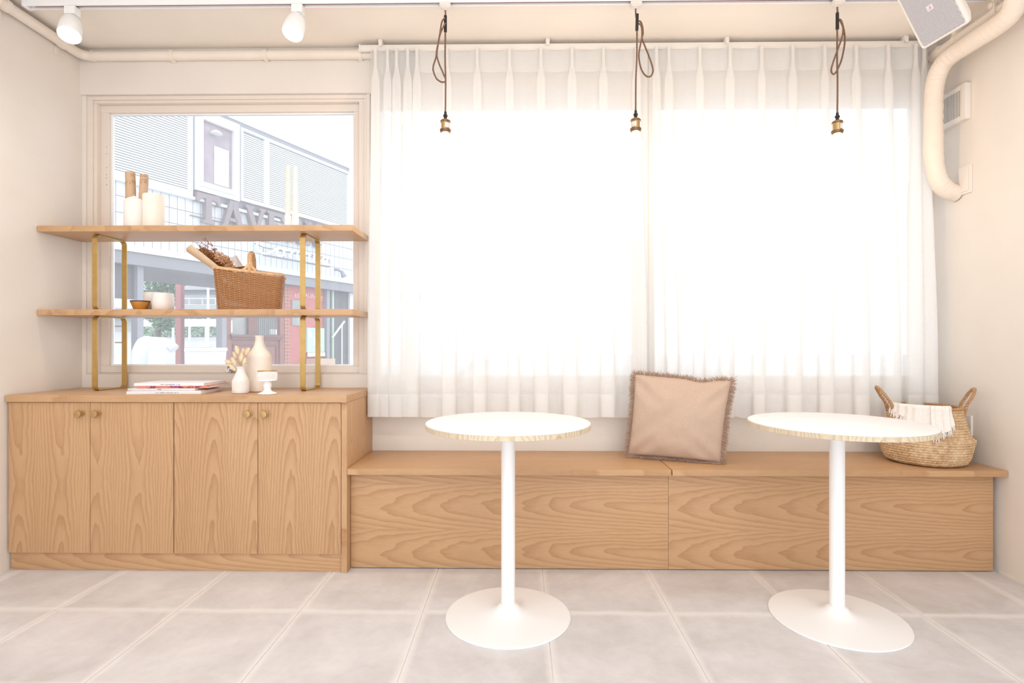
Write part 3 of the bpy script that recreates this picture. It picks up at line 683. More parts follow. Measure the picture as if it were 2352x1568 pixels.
mb = MB(); n = 56
mb.grid(lambda u, v: cpt(u, v, 1), n, n); mb.grid(lambda u, v: cpt(u, v, -1), n, n)
mb.build('cover', M['linen'], cu, smooth=80)
mb = MB(); rnd = random.Random(4)
for e in range(4):
    for k in range(620):
        t = rnd.random()
        u, v = ((t, 0), (1, t), (t, 1), (0, t))[e]
        p = cpos(u, v); c = cpos(.5, .5)
        outw = {0: -(TL-BL), 1: BR-BL, 2: TL-BL, 3: -(BR-BL)}[e].normalized()
        along = (BR-BL).normalized() if e in (0, 2) else (TL-BL).normalized()
        if e == 0: outw = (outw*.35-nrm*-.9).normalized()
        d = (outw+along*rnd.uniform(-.7, .7)+nrm*rnd.uniform(-.45, .55)).normalized()
        L = rnd.uniform(.016, .034); p = p-outw*.004+nrm*rnd.uniform(-.004, .006)
        bend = Vector((0, 0, -rnd.uniform(0, .012)))+along*rnd.uniform(-.012, .012)+nrm*rnd.uniform(-.008, .008)
        q1 = p+d*L*.5+bend*.3; q2 = p+d*L+bend
        if q2.z < .4575: q2.z = .4575
        if q1.z < .4575: q1.z = .4575
        mb.tube([p, q1, q2], [.0011, .0010, .0005], 4)
tag(mb.build('fringe', linen_mat('blush_fringe', srgb(190, 160, 140)), cu), 'frayed fringe along the cushion edges', kind='stuff')
# ------------------------------------------------------------------ seagrass basket and throw
bc = Vector((1.878, 2.592, .456))
sb = thing('seagrass_basket', 'round-bellied seagrass basket with twisted rope handles on the bench', 'basket', bc)
bprof = [(.120, .000), (.140, .003), (.156, .014), (.167, .036), (.174, .068), (.1795, .098), (.1835, .112), (.1825, .119), (.174, .124), (.167, .134), (.161, .152), (.153, .184), (.145, .216), (.141, .236), (.1395, .252)]
def brad(z):
    for (r0_, z0_), (r1_, z1_) in zip(bprof, bprof[1:]):
        if z <= z1_: return r0_+(r1_-r0_)*(z-z0_)/(z1_-z0_)
    return bprof[-1][0]
sl_ = [0]
for (ra, za_), (rb, zb_) in zip(bprof, bprof[1:]): sl_.append(sl_[-1]+math.hypot(rb-ra, zb_-za_))
def bat(t):
    s = t*sl_[-1]
    for k in range(len(bprof)-1):
        if s <= sl_[k+1]+1e-9:
            f = (s-sl_[k])/(sl_[k+1]-sl_[k]); return bprof[k][0]+(bprof[k+1][0]-bprof[k][0])*f, bprof[k][1]+(bprof[k+1][1]-bprof[k][1])*f
    return bprof[-1]
NC, NR = 62, 25
def bw(u, t):
    r, z = bat(t)
    row = t*NR; ri = math.floor(row); fv = row-ri
    cu_ = u*NC+ri*.5; fu = cu_-math.floor(cu_)
    h = (max(0, math.sin(PI*fu))**.5)*(max(0, math.sin(PI*fv))**.6)
    lean = .25*(fv-.5)/NC
    a = 2*PI*(u+lean)
    jit = .0012*noise.noise(Vector((math.cos(a)*22, math.sin(a)*22, t*40)))
    rr_ = r+.0056*h-.002+jit+.004*noise.noise(Vector((math.cos(a)*2, math.sin(a)*2, t*3)))
    return bc+Vector((rr_*math.cos(a), rr_*math.sin(a), z+.002*math.sin(a*2)*t))
def seagrass():
    m, nt, out = mat_new('seagrass_weave'); p = OBJ(nt)
    f = MA(nt, 'ADD', MA(nt, 'MULTIPLY', NOISE(nt, p, 55, 3), .55), MA(nt, 'MULTIPLY', NOISE(nt, p, 14, 3), .45))
    c = RAMP(nt, f, [(.3, srgb(178, 142, 104)), (.5, srgb(212, 180, 142)), (.7, srgb(232, 206, 172))])
    g = nt.nodes.new('ShaderNodeNewGeometry')
    BSDF(nt, out, c, .7, 0, BUMP(nt, NOISE(nt, p, 260, 2), .2, .001), .25)
    return m
M['seagrass'] = seagrass()
mb = MB(); mb.grid(lambda u, t: bw(u, t), NC*5, NR*5+1, closeu=True)
mb.lathe([(0, .001), (.12, .001)], bc, 60)
mb.build('woven_body', M['seagrass'], sb, smooth=70)
mb = MB().lathe([(.1365, .250), (.132, .22), (.146, .17), (.160, .13), (.168, .10), (.15, .02), (0, .012)], bc, 60, cap=False); mb.build('lining', M['seagrass'], sb)
mb = MB(); rimp = [bc+Vector((.1385*math.cos(a), .1385*math.sin(a), .255)) for a in [2*PI*k/90 for k in range(91)]]
twist(mb, rimp, .0042, .02); M['rope'] = plain('seagrass_rope', srgb(186, 146, 108), .75, nscale=160, namt=.3)
mb.build('rim_rope', M['rope'], sb)
for sgn in (-1, 1):
    mb = MB(); pts = []
    for k in range(21):
        a = PI*k/20; w_ = math.cos(a)*(.034+.012*math.sin(a)); hgt = math.sin(a)**.8*.096
        ang = (PI if sgn < 0 else 0)
        tilt = .050 if sgn > 0 else .062
        p = Vector((sgn*(.135+tilt*hgt/.098*1.0), w_*(1 if hgt > .02 else 1.05), .246+hgt-.03*(hgt < .001)))
        p = Matrix.Rotation(math.radians(-22 if sgn > 0 else -14), 3, 'Z') @ p
        pts.append(bc+p)
    twist(mb, catmull(pts, 3), .0042, .022); mb.build('handle', M['rope'], sb)
th = thing('throw_blanket', 'cream fringed throw hanging over the front of the seagrass basket', 'blanket', bc+Vector((-.08, -.11, .16)))
M['throw'] = linen_mat('cream_cotton', srgb(243, 236, 230))
def drape(name, a0, a1, zlow, dz_in, extra, seed, nu=48, nv=26):
    def fn(u, v):
        a = math.radians(a0+(a1-a0)*u)
        zl = zlow(u)
        if v < .30:      # lying inside the basket
            t = v/.30; r = .06+.066*t; z = dz_in+(.272-dz_in)*t+.006*math.sin(u*15+seed)*(1-t)
        elif v < .44:
            t = (v-.30)/.14; b = PI*t; r = .1385-.0125*math.cos(b); z = .262+.012*math.sin(b)
        else:
            t = (v-.44)/.56; z = .262+(zl-.262)*t
            r = brad(z)+.0125+extra*t*.5
        f = .0035*math.sin(u*19+seed+v*3)+.0025*math.sin(u*41+seed*2)
        r += f*(1 if v > .44 else .3)+extra
        return bc+Vector((r*math.cos(a), r*math.sin(a), z))
    return fn
def knots(fn, u0, u1, cnt, seed, ln=(.022, .034), down=(0, 0, -1)):
    mb = MB(); rnd = random.Random(seed)
    for k in range(cnt):
        u = u0+(u1-u0)*(k+rnd.uniform(-.3, .3))/cnt; u = max(0, min(1, u))
        p = fn(u, 1); o = (p-bc); o.z = 0; o.normalize()
        L = rnd.uniform(*ln); d = Vector(down).normalized()
        p1 = p+d*L*.5+o*rnd.uniform(.001, .006); p2 = p+d*L+o*rnd.uniform(0, .005)+Vector((rnd.uniform(-.006, .006), rnd.uniform(-.006, .006), 0))
        mb.tube([p+o*.001, p1, p2], [.0015, .0017, .0009], 5)
    return mb
f1 = drape('a', -185, -106, lambda u: .250-.118*u**1.2, .20, 0, 1)
f2 = drape('b', -118, -88, lambda u: .165+.030*u-.02*math.sin(PI*u), .22, .006, 4, 28)
mb = MB().grid(f1, 60, 30); mb.build('cloth', M['throw'], th, smooth=80)
mb = MB().grid(f2, 28, 30); mb.build('folded_corner', M['throw'], th, smooth=80)
tag(knots(f1, 0, .98, 62, 2, down=(-.25, -.1, -1)).build('fringe', M['throw'], th), 'knotted fringe of the throw', kind='stuff')
tag(knots(f2, 0, 1, 24, 5, (.018, .028)).build('fringe', M['throw'], th), 'knotted fringe of the folded corner', kind='stuff')
# ------------------------------------------------------------------ things on the shelves
M['wax'] = plain('white_wax', srgb(246, 240, 236), .45, nscale=6, namt=.02, **{'Subsurface Weight': .25, 'Subsurface Radius': (.02, .015, .01), 'Subsurface Scale': .3})
M['wax2'] = plain('cream_wax', srgb(248, 240, 230), .45, nscale=6, namt=.02, **{'Subsurface Weight': .3, 'Subsurface Radius': (.02, .014, .009), 'Subsurface Scale': .3})
M['wick'] = plain('wick', srgb(225, 215, 205), .8)
def lathe_thing(name, label, cat, prof, c, mat, n=40, group=None, parts=()):
    if not parts:
        return tag(MB().lathe(prof, c, n).build(name, mat), label, cat, group)
    t = thing(name, label, cat, c, group)
    MB().lathe(prof, c, n).build(parts[0], mat, t); return t
Z2, Z1, Z0 = 1.5556, 1.1636, .7766
t = lathe_thing('pillar_candle', 'white pillar candle with a pointed top beside the flat one', 'candle', [(.0425, 0), (.0435, .004), (.0435, .128), (.041, .138), (.030, .148), (.012, .158), (.005, .162), (0, .162)], (-1.869, 2.655, Z2), M['wax'], parts=('wax',), group='pillar candles')
MB().tube([(-1.869, 2.655, Z2+.160), (-1.870, 2.655, Z2+.17)], .0012, 6).build('wick', M['wick'], t)
t = lathe_thing('pillar_candle', 'wide cream pillar candle with a flat top', 'candle', [(.0455, 0), (.0465, .003), (.0465, .165), (.044, .172), (.036, .174), (.02, .169), (0, .168)], (-1.788, 2.675, Z2), M['wax2'], parts=('wax',), group='pillar candles')
MB().tube([(-1.788, 2.675, Z2+.168), (-1.787, 2.675, Z2+.178)], .0012, 6).build('wick', M['wick'], t)
def print_mat(name, base, ink, sc):
    m, nt, out = mat_new(name); x = SEP(nt, OBJ(nt))
    l = MA(nt, 'FRACT', MA(nt, 'MULTIPLY', x[2], sc)); li = RAMP(nt, l, [(.0, (1,)*3), (.35, (1,)*3), (.45, (0,)*3), (1, (0,)*3)])
    wd = NOISE(nt, CMB(nt, MA(nt, 'MULTIPLY', x[0], 160), MA(nt, 'MULTIPLY', x[1], 160), MA(nt, 'FLOOR', MA(nt, 'MULTIPLY', x[2], sc))), 1, 1)
    blk = RAMP(nt, NOISE(nt, CMB(nt, MA(nt, 'MULTIPLY', x[0], 6), MA(nt, 'MULTIPLY', x[1], 6), MA(nt, 'MULTIPLY', x[2], 34)), 1, 1), [(.52, (0,)*3), (.58, (1,)*3)])
    f = MA(nt, 'MULTIPLY', MA(nt, 'MULTIPLY', li, RAMP(nt, wd, [(.42, (0,)*3), (.5, (1,)*3)])), blk)
    BSDF(nt, out, MIX(nt, MA(nt, 'MULTIPLY', f, .75), base, ink), .7); return m
M['news'] = print_mat('kraft_newsprint', srgb(214, 180, 148), srgb(110, 84, 68), 130)
for k, (x, y, ln, ax, r_, lab) in enumerate(((-1.938, 2.735, .302, (-.03, 0, 1), .0235, 'widest roll of printed kraft paper standing behind the pointed candle'), (-1.915, 2.775, .292, (.05, .02, 1), .015, 'thin roll of printed kraft paper between two wider rolls'), (-1.897, 2.735, .292, (.07, 0, 1), .018, 'roll of printed kraft paper leaning towards the flat candle'))):
    a = Vector(ax).normalized(); mb = MB()
    q = Vector((0, 0, 1)).rotation_difference(a); V = []; n_ = 90; turns = 2.4
    for i in range(n_+1):
        th_ = 2*PI*turns*i/n_; rr_ = r_*(.72+.28*i/n_)
        for z in (0, ln): V.append(q @ Vector((rr_*math.cos(th_), rr_*math.sin(th_), z+(.003*math.sin(th_) if z else 0)))+Vector((x, y, Z2+.002)))
    mb.add(V, [(2*i, 2*i+2, 2*i+3, 2*i+1) for i in range(n_)])
    tag(mb.build('paper_roll', M['news'], org=(x, y, Z2)), lab, 'paper roll', 'rolls of printed paper')
for x, y, h, lab in ((-1.135, 2.69, .320, 'taller ivory taper candle in a white holder'), (-1.080, 2.645, .300, 'shorter ivory taper candle in a white holder near the bracket')):
    t = thing('taper_candle', lab, 'candle', (x, y, Z2), 'taper candles')
    MB().lathe([(.013, .03), (.0125, h*.6), (.0105, h*.9), (.0085, h-.004), (.004, h), (0, h)], (x, y, Z2), 24).build('wax', M['wax2'], t)
    MB().lathe([(.017, 0), (.0175, .003), (.0155, .072), (.0145, .075), (.0132, .074), (.0132, .04), (0, .04)], (x, y, Z2), 28).build('holder', M['white'], t)
M['amber'] = plain('amber_glaze', srgb(196, 136, 58), .28, .25, nscale=14, namt=.2)
M['darkrim'] = plain('dark_rim', srgb(92, 66, 60), .4, .3)
t = thing('tea_light_bowl', 'small amber bowl with a dark rim on the lower shelf', 'bowl', (-1.826, 2.635, Z1))
MB().lathe([(0, .0005), (.026, .0005), (.028, .004), (.034, .020), (.0405, .036), (.0412, .043), (.039, .043), (.033, .022), (.026, .006), (0, .005)], (-1.826, 2.635, Z1), 40).build('bowl_body', M['amber'], t)
MB().lathe([(.0410, .0385), (.0418, .0385), (.0420, .0446), (.0385, .0446), (.0380, .040)], (-1.826, 2.635, Z1), 40, cap=False).build('rim', M['darkrim'], t)
M['frost'] = plain('frosted_glass_wax', srgb(248, 238, 234), .35, nscale=9, namt=.02, **{'Subsurface Weight': .4, 'Subsurface Radius': (.03, .02, .015), 'Subsurface Scale': .3})
for x, y, h, r_, lab in ((-1.826, 2.740, .093, .050, 'taller frosted white candle glass behind the amber bowl'), (-1.737, 2.668, .084, .049, 'shorter frosted white candle glass beside the taller one')):
    t = thing('candle_glass', lab, 'candle', (x, y, Z1), 'frosted candle glasses')
    MB().lathe([(0, .0004), (r_*.86, .0004), (r_*.95, .006), (r_, h*.45), (r_*.93, h*.95), (r_*.90, h), (r_*.87, h-.002), (r_*.88, h*.62), (0, h*.62)], (x, y, Z1), 44).build('glass', M['frost'], t)
    MB().tube([(x, y, Z1+h*.62), (x, y, Z1+h*.74)], .0012, 6).build('wick', M['wick'], t)
# wicker hamper
hc = Vector((-1.318, 2.690, Z1+.0006)); hyaw = math.radians(19)
M['wicker'] = plain('brown_wicker', srgb(188, 136, 92), .6, nscale=220, namt=.16)
M['wickerl'] = plain('pale_wicker_wrap', srgb(222, 178, 134), .6, nscale=60, namt=.2)
hp = thing('wicker_hamper', 'brown wicker hamper with a hooped handle on the lower shelf', 'basket', hc)
def hpt(x, y, z): return rz(hyaw) @ Vector((x, y, z))+hc
def rrect(hx, hy, r, n):
    # n points evenly along a rounded rectangle
    L = 2*(2*hx-2*r)+2*(2*hy-2*r)+2*PI*r; out = []
    segs = [(2*hy-2*r, 's', (hx, -hy+r), (0, 1)), (PI*r/2, 'c', (hx-r, hy-r), 0), (2*hx-2*r, 's', (hx-r, hy), (-1, 0)), (PI*r/2, 'c', (-hx+r, hy-r), 90), (2*hy-2*r, 's', (-hx, hy-r), (0, -1)), (PI*r/2, 'c', (-hx+r, -hy+r), 180), (2*hx-2*r, 's', (-hx+r, -hy), (1, 0)), (PI*r/2, 'c', (hx-r, -hy+r), 270)]
    for i in range(n):
        s = L*i/n
        for ln, ty, c, d in segs:
            if s <= ln:
                if ty == 's':
                    nx, ny = (d[1], -d[0]); out.append((c[0]+d[0]*s, c[1]+d[1]*s, nx, ny))
                else:
                    a = math.radians(d)+s/r; out.append((c[0]+r*math.cos(a), c[1]+r*math.sin(a), math.cos(a), math.sin(a)))
                break
            s -= ln
    return out
def hdim(z): t = z/.19; return .134+.016*t, .082+.012*t
NS = 40; mb = MB()
def htop(x): return .170-.012*(x/.15)+.003*((x/.15)**2)
for k in range(33):
    zf = (k+.5)/33; hx, hy = hdim(zf*.175)
    P = []
    for i, (x, y, nx, ny) in enumerate(rrect(hx, hy, .028, NS*4)):
        w_ = .0026*math.cos(PI*(i/4)+PI*k); z = .003+zf*(htop(x)-.003)
        P.append(hpt(x+nx*w_, y+ny*w_, z))
    mb.tube(P, .0024, 5, closed=True)
mb.build('woven_sides', M['wicker'], hp, smooth=80)
mb = MB()
for i in range(NS):
    pa = rrect(*hdim(0), .028, NS)[i]; pb = rrect(*hdim(.175), .028, NS)[i]
    mb.tube([hpt(pa[0], pa[1], .001), hpt(pb[0], pb[1], htop(pb[0])+.004)], .0022, 5)
mb.build('stakes', M['wicker'], hp)
hx, hy = hdim(0); mb = MB(); pb = [hpt(x*.98, y*.98, .003) for x, y, _, _ in rrect(hx, hy, .028, 48)]; mb.add(pb, [tuple(range(48))]); mb.tube(pb, .003, 6, closed=True); mb.build('base', M['wicker'], hp)
def wrapped(mb, path, r, pitch=.007, n=12, closed=False):
    P = [Vector(p) for p in path]; d = 0; rr_ = []
    for i, p in enumerate(P):
        if i: d += (p-P[i-1]).length
        rr_.append(r*(1+.10*math.sin(2*PI*d/pitch)))
    mb.tube(P, rr_, n, closed)
mb = MB(); hx, hy = hdim(.185)
P = [hpt(x, y, htop(x)+.010) for x, y, _, _ in rrect(hx, hy, .03, 420)]
wrapped(mb, P, .0078, .0085, 10, True); mb.build('rim', M['wickerl'], hp)
mb = MB(); hxx = .006
arch = catmull([(hxx, -hy-.002, htop(0)+.004), (hxx, -hy*.96, htop(0)+.035), (hxx, -hy*.80, htop(0)+.082), (hxx, -hy*.40, htop(0)+.104), (hxx, 0, htop(0)+.110), (hxx, hy*.40, htop(0)+.104), (hxx, hy*.80, htop(0)+.082), (hxx, hy*.96, htop(0)+.035), (hxx, hy, htop(0)+.004)], 24)
wrapped(mb, [hpt(*p) for p in arch], .0095, .0062, 12)
for sy in (-1, 1):
    for sx in (-1, 1):
        wrapped(mb, [hpt(*p) for p in catmull([(hxx+sx*.030, sy*hy, htop(0)+.014), (hxx+sx*.018, sy*hy, htop(0)+.024), (hxx+sx*.006, sy*hy*.98, htop(0)+.042)], 8)], .0065, .006, 8)
mb.build('handle', M['wickerl'], hp)
# bouquet in the hamper
M['kraft'] = plain('kraft_paper', srgb(226, 198, 168), .75, nscale=30, namt=.05)
M['tissue'] = sheer('wrapping_tissue', .30, srgb(250, 238, 228), .5)
bo = thing('dried_bouquet', 'dried flower bouquet wrapped in kraft paper in the wicker hamper', 'bouquet', hc+Vector((-.03, 0, .17)))
A = hc+Vector((-.030, -.010, .130)); B = hc+Vector((-.235, -.040, .315)); axv = (B-A).normalized(); LL = (B-A).length
e1 = axv.cross(Vector((0, 1, 0))).normalized(); e2 = axv.cross(e1)
if e1.z < 0: e1 = -e1
def cone(u, v, a0, a1, r0_, r1_, l0, l1, wv=.004, tip=0):
    a = math.radians(a0+(a1-a0)*u); r = r0_+(r1_-r0_)*v; L = (l0+(l1-l0)*v)*LL*(1+tip*v*math.cos(math.pi*(u-.5)))
    r += wv*math.sin(u*14)*v
    return A+axv*L+(e1*math.cos(a)+e2*math.sin(a))*r
mb = MB().grid(lambda u, v: cone(u, v, 95, 265, .026, .060, 0, 1.0, .003, .06), 30, 16); mb.build('kraft_wrap', M['kraft'], bo, smooth=80)
mb = MB().grid(lambda u, v: cone(u, v, -60, 40, .045, .075, .0, .42, .006), 30, 14); mb.build('tissue_wrap', M['tissue'], bo, smooth=80)
mb = MB(); pl = [hpt(*p) for p in ((-.135, -.085, .186), (-.02, -.092, .204), (.005, -.07, .207), (.0, .05, .207), (-.12, .06, .190))]
mb.add(pl+[p+Vector((0, 0, .0012)) for p in pl], [(0, 1, 2, 3, 4), (9, 8, 7, 6, 5)]+[(i, i+5, (i+1) % 5+5, (i+1) % 5) for i in range(5)]); mb.build('paper_flap', M['kraft'], bo)
rnd = random.Random(11)
def sprigs(cnt, col, ang, rad, l0, l1, br, bl, name, lab):
    mb = MB()
    for k in range(cnt):
        a = math.radians(rnd.uniform(*ang)); r1_ = rnd.uniform(*rad); L = rnd.uniform(l0, l1)*LL
        e = A+axv*L+(e1*math.cos(a)+e2*math.sin(a))*r1_*L/LL; st = A+axv*.3*LL+(e1*math.cos(a)+e2*math.sin(a))*r1_*.2
        mid = st.lerp(e, .5)+Vector((rnd.uniform(-.008, .008), rnd.uniform(-.008, .008), .004))
        mb.tube(catmull([st, mid, e], 3), .0007, 4)
        for q in range(br):
            t_ = rnd.uniform(.55, 1); p = st.lerp(e, t_); d = Vector((rnd.uniform(-1, 1), rnd.uniform(-1, 1), rnd.uniform(-.3, 1))).normalized()*rnd.uniform(.006, .018); tip = p+d
            mb.tube([p, tip], .0005, 3)
            mb.lathe([(.0, -bl), (bl*.8, 0), (0, bl)], tip, 5, d)
    mb.build(name, plain(name+'_stuff', col, .8, nscale=200, namt=.25), bo)['label'] = lab
sprigs(34, srgb(178, 118, 72), (-40, 220), (.0, .046), .55, 1.03, 22, .0034, 'brown_sprigs', 'tiny brown dried flowers')
sprigs(26, srgb(224, 176, 134), (-60, 70), (.04, .10), .32, .66, 16, .0042, 'peach_sprigs', 'peach dried flower heads')
cb = A+axv*.16*LL+e1*.045+Vector((.012, -.03, .0))
mb = MB()
for k in range(5):
    a = 2*PI*k/5; mb.lathe([(0, -.011), (.007, -.008), (.0105, 0), (.008, .008), (0, .011)], cb+Vector((.009*math.cos(a), .006*math.sin(a), .009*math.sin(a+1))), 14)
mb.build('cotton_boll', plain('cotton', srgb(250, 246, 244), .9, bump=.5, bscale=200), bo)
mb = MB()
for k in range(4):
    a = 2*PI*k/4+.5; mb.lathe([(0, -.012), (.004, -.002), (.003, .006), (0, .012)], cb+Vector((.018*math.cos(a), -.004, .014*math.sin(a)-.004)), 8, (math.cos(a), 0, math.sin(a)))
mb.build('cotton_husk', plain('husk', srgb(84, 44, 50), .7), bo)
# ------------------------------------------------------------------ things on the worktop
def ceramic(name, col, rib=True):
    m, nt, out = mat_new(name); x = SEP(nt, OBJ(nt)); nrm_ = None
    c = RAMP(nt, NOISE(nt, OBJ(nt), 30, 4), [(.3, tuple(v*.95 for v in col)), (.7, col)])
    BSDF(nt, out, c, .65, 0, BUMP(nt, NOISE(nt, OBJ(nt), 120, 3), .1, .002), .3); return m
M['cer1'] = ceramic('white_stoneware', srgb(244, 236, 230)); M['cer2'] = ceramic('blush_stoneware', srgb(246, 233, 220))
def ribbed(prof, z0_, z1_, c, n=72, amp=.0009, ribs=36):
    mb = MB(); mb.lathe(prof, c, n); vs = []
    for v in mb.v:
        p = Vector(v)-Vector(c); r = math.hypot(p.x, p.y)
        if z0_ < p.z < z1_ and r > .02:
            a = math.atan2(p.y, p.x); k = 1+amp*math.cos(a*ribs)/r; p.x *= k; p.y *= k
        vs.append(tuple(p+Vector(c)))
    mb.v = vs; return mb
def fine(prof, n=6):
    out = []
    for (a, b), (c, d) in zip(prof, prof[1:]):
        for k in range(n): out.append((a+(c-a)*k/n, b+(d-b)*k/n))
    return out+[prof[-1]]
vx = Vector((-1.267, 2.492, Z0))
va = thing('bud_vase', 'small ribbed white vase holding bunny tail grass', 'vase', vx)
ribbed([(0, .0004), (.030, .0004), (.0335, .003)]+fine([(.0345, .006), (.0355, .058)], 8)+[(.033, .064), (.024, .086), (.0185, .100), (.0175, .112), (.0205, .117), (.0215, .120), (.020, .1225), (.0165, .119), (.0155, .108), (.02, .09), (.028, .06), (.028, .01), (0, .008)], .007, .058, vx, 108, .0007, 36).build('vase_body', M['cer1'], va)
bt = thing('bunny_tail_bunch', 'bunch of fluffy bunny tail grass standing in the small vase', 'dried grass', vx+Vector((0, 0, .09)))
M['stem'] = plain('dry_stem', srgb(216, 190, 160), .7); 
def fluff():
    m, nt, out = mat_new('bunny_tail_fluff'); f = NOISE(nt, OBJ(nt), 160, 3)
    c = RAMP(nt, f, [(.3, srgb(232, 202, 160)), (.7, srgb(252, 236, 210))])
    BSDF(nt, out, c, .9, 0, BUMP(nt, NOISE(nt, OBJ(nt), 500, 2), .6, .003), .1, **{'Subsurface Weight': .3, 'Subsurface Radius': (.01, .008, .005), 'Subsurface Scale': .5}); return m
M['fluff'] = fluff()
heads = [(-.010, -.005, .196, -15), (.004, .005, .185, 10), (.026, 0, .188, 25), (-.026, .004, .170, -30), (.010, -.008, .165, 5), (-.042, -.006, .142, -70), (-.018, -.010, .146, -30), (-.006, .004, .146, -10), (.020, -.006, .142, 12), (-.024, -.010, .118, -45)]
stems = MB()
for hx_, hy_, hz_, tilt in heads:
    a = math.radians(tilt); ax = Vector((math.sin(a), rnd.uniform(-.15, .15), math.cos(a))).normalized(); p = vx+Vector((hx_*1.15, hy_*2, hz_))
    stems.tube(catmull([vx+Vector((rnd.uniform(-.006, .006), rnd.uniform(-.006, .006), .06)), vx+Vector((hx_*.35, hy_, .125 if hz_ > .13 else .115)), p-ax*.016, p], 5), .0009, 5)
    mb = MB(); mb.lathe([(0, -.021), (.0055, -.017), (.0088, -.007), (.0086, .003), (.0062, .013), (.0025, .020), (0, .022)], p, 14, ax)
    for k in range(70):
        b = rnd.uniform(0, 2*PI); h_ = rnd.uniform(-.016, .016); rr_ = .0085*math.sqrt(max(.05, 1-(h_/.021)**2))
        q = Vector((0, 0, 1)).rotation_difference(ax); s0 = p+q @ Vector((rr_*math.cos(b), rr_*math.sin(b), h_)); s1 = s0+q @ Vector((.0035*math.cos(b), .0035*math.sin(b), .005))
        mb.tube([s0, s1], [.0004, .0001], 3)
    mb.build('grass_head', M['fluff'], bt, smooth=80)
stems.build('stems', M['stem'], bt)
tx = Vector((-1.232, 2.600, Z0))
tb = thing('bottle_vase', 'tall blush bottle vase with ribbed sides behind the small vase', 'vase', tx)
ribbed([(0, .0004), (.046, .0004), (.0505, .003)]+fine([(.0515, .007), (.0525, .165)], 14)+[(.0515, .171), (.044, .184), (.033, .200), (.024, .218), (.0195, .236), (.018, .252), (.0195, .258), (.0205, .262), (.019, .264), (.0155, .262), (.0145, .25), (.02, .21), (.045, .16), (.045, .01), (0, .009)], .008, .163, tx, 120, .0008, 40).build('vase_body', M['cer2'], tb)
cx_ = Vector((-1.131, 2.462, Z0))
ch = thing('tealight_stand', 'small white pedestal candle holder with a lattice cup', 'candle holder', cx_)
MB().lathe([(0, .0004), (.039, .0004), (.040, .003), (.036, .006), (.022, .011), (.015, .018), (.0135, .026), (.0175, .034), (.0185, .042), (.016, .050), (.0125, .055), (.012, .0575), (.018, .059), (.039, .060), (.0405, .0605), (.0405, .0665), (0, .0665)], cx_, 44).build('pedestal', M['white'], ch)
mb = MB(); R0 = .0405
for k in range(40):
    for sg in (1, -1):
        mb.tube([cx_+Vector((R0*math.cos(a), R0*math.sin(a), z)) for a, z in [(2*PI*k/40+sg*.32*i/5, .0675+.030*i/5) for i in range(6)]], .0009, 4)
mb.lathe([(R0-.0012, .096), (R0+.001, .096), (R0+.001, .1035), (R0-.0012, .1035), (R0-.0012, .096)], cx_, 44, cap=False); mb.build('lattice_cup', M['white'], ch)
MB().lathe([(R0-.0014, .1010), (R0+.0014, .1010), (R0+.0014, .1045), (R0-.0014, .1045), (R0-.0014, .1010)], cx_, 44, cap=False).build('gilt_rim', M['brass'], ch)
# magazines
def mag_mat(name, base, inks, sc):
    m, nt, out = mat_new(name); x = SEP(nt, OBJ(nt))
    f = NOISE(nt, CMB(nt, MA(nt, 'MULTIPLY', x[0], sc), MA(nt, 'MULTIPLY', x[1], sc), MA(nt, 'MULTIPLY', x[2], sc*3)), 1, 2)
    st = [(.0, base), (.52, base)]+[(.54+.08*i, c) for i, c in enumerate(inks)]
    BSDF(nt, out, RAMP(nt, f, st), .35, 0, None, .45); return m
M['magpink'] = mag_mat('pink_patterned_cover', srgb(240, 150, 130), (srgb(226, 92, 84), srgb(90, 40, 50), srgb(200, 110, 200)), 28)
M['magwhite'] = plain('white_cover', srgb(244, 240, 240), .35); M['maggrey'] = plain('pale_grey_cover', srgb(228, 224, 226), .35); M['pages'] = plain('page_block', srgb(238, 230, 222), .8)
M['ink'] = plain('grey_ink', srgb(150, 140, 140), .6); M['inkb'] = plain('black_ink', srgb(40, 36, 38), .6)
def magazine(label, c, w_, d_, h_, ang, mat, txt, ink, spine_x=.35):
    t = thing('magazine', label, 'magazine', c, 'stacked magazines'); c = Vector(c); Rm = rz(math.radians(ang))
    def bx(name, a, m, p=t):
        mb = MB(); mb.box(*a, .0004 if name != 'print' else 0); mb.v = [tuple(Rm @ Vector(v)+c) for v in mb.v]; return mb.build(name, m, p)
    bx('cover', (-w_/2, w_/2, -d_/2, -d_/2+.0014, 0, h_), mat)
    bx('cover_board', (-w_/2, w_/2, -d_/2+.0014, d_/2, 0, .0009), mat); bx('cover_board', (-w_/2, w_/2, -d_/2+.0014, d_/2, h_-.0009, h_), mat)
    bx('page_block', (-w_/2+.001, w_/2-.001, -d_/2+.0016, d_/2-.001, .001, h_-.001), M['pages'])
    if txt:
        mb = MB(); xx = -w_/2+w_*spine_x; rr2 = random.Random(int(h_*1e5))      # faint unreadable spine print
        for k in range(txt):
            wd = rr2.uniform(.0015, .004); hh_ = h_*rr2.uniform(.2, .34)
            mb.box(xx, xx+wd, -d_/2-.0003, -d_/2-.0001, h_*.34, h_*.34+hh_); xx += wd+rr2.choice((.0008, .0008, .004))
        mb.v = [tuple(Rm @ Vector(v)+c) for v in mb.v]; mb.build('spine_print', ink, t, smooth=0)
z = Z0
magazine('white magazine at the bottom of the stack on the worktop', (-1.594, 2.540, z), .318, .20, .0135, 5, M['magwhite'], 22, M['ink'], .38); z += .0139
magazine('pale grey magazine lying second from the bottom of the stack', (-1.622, 2.580, z), .300, .215, .0095, 2, M['maggrey'], 5, M['inkb'], .45); z += .0099
magazine('pink patterned magazine between the white and grey ones', (-1.580, 2.590, z), .318, .21, .0105, 4, M['magpink'], None, None); z += .0109
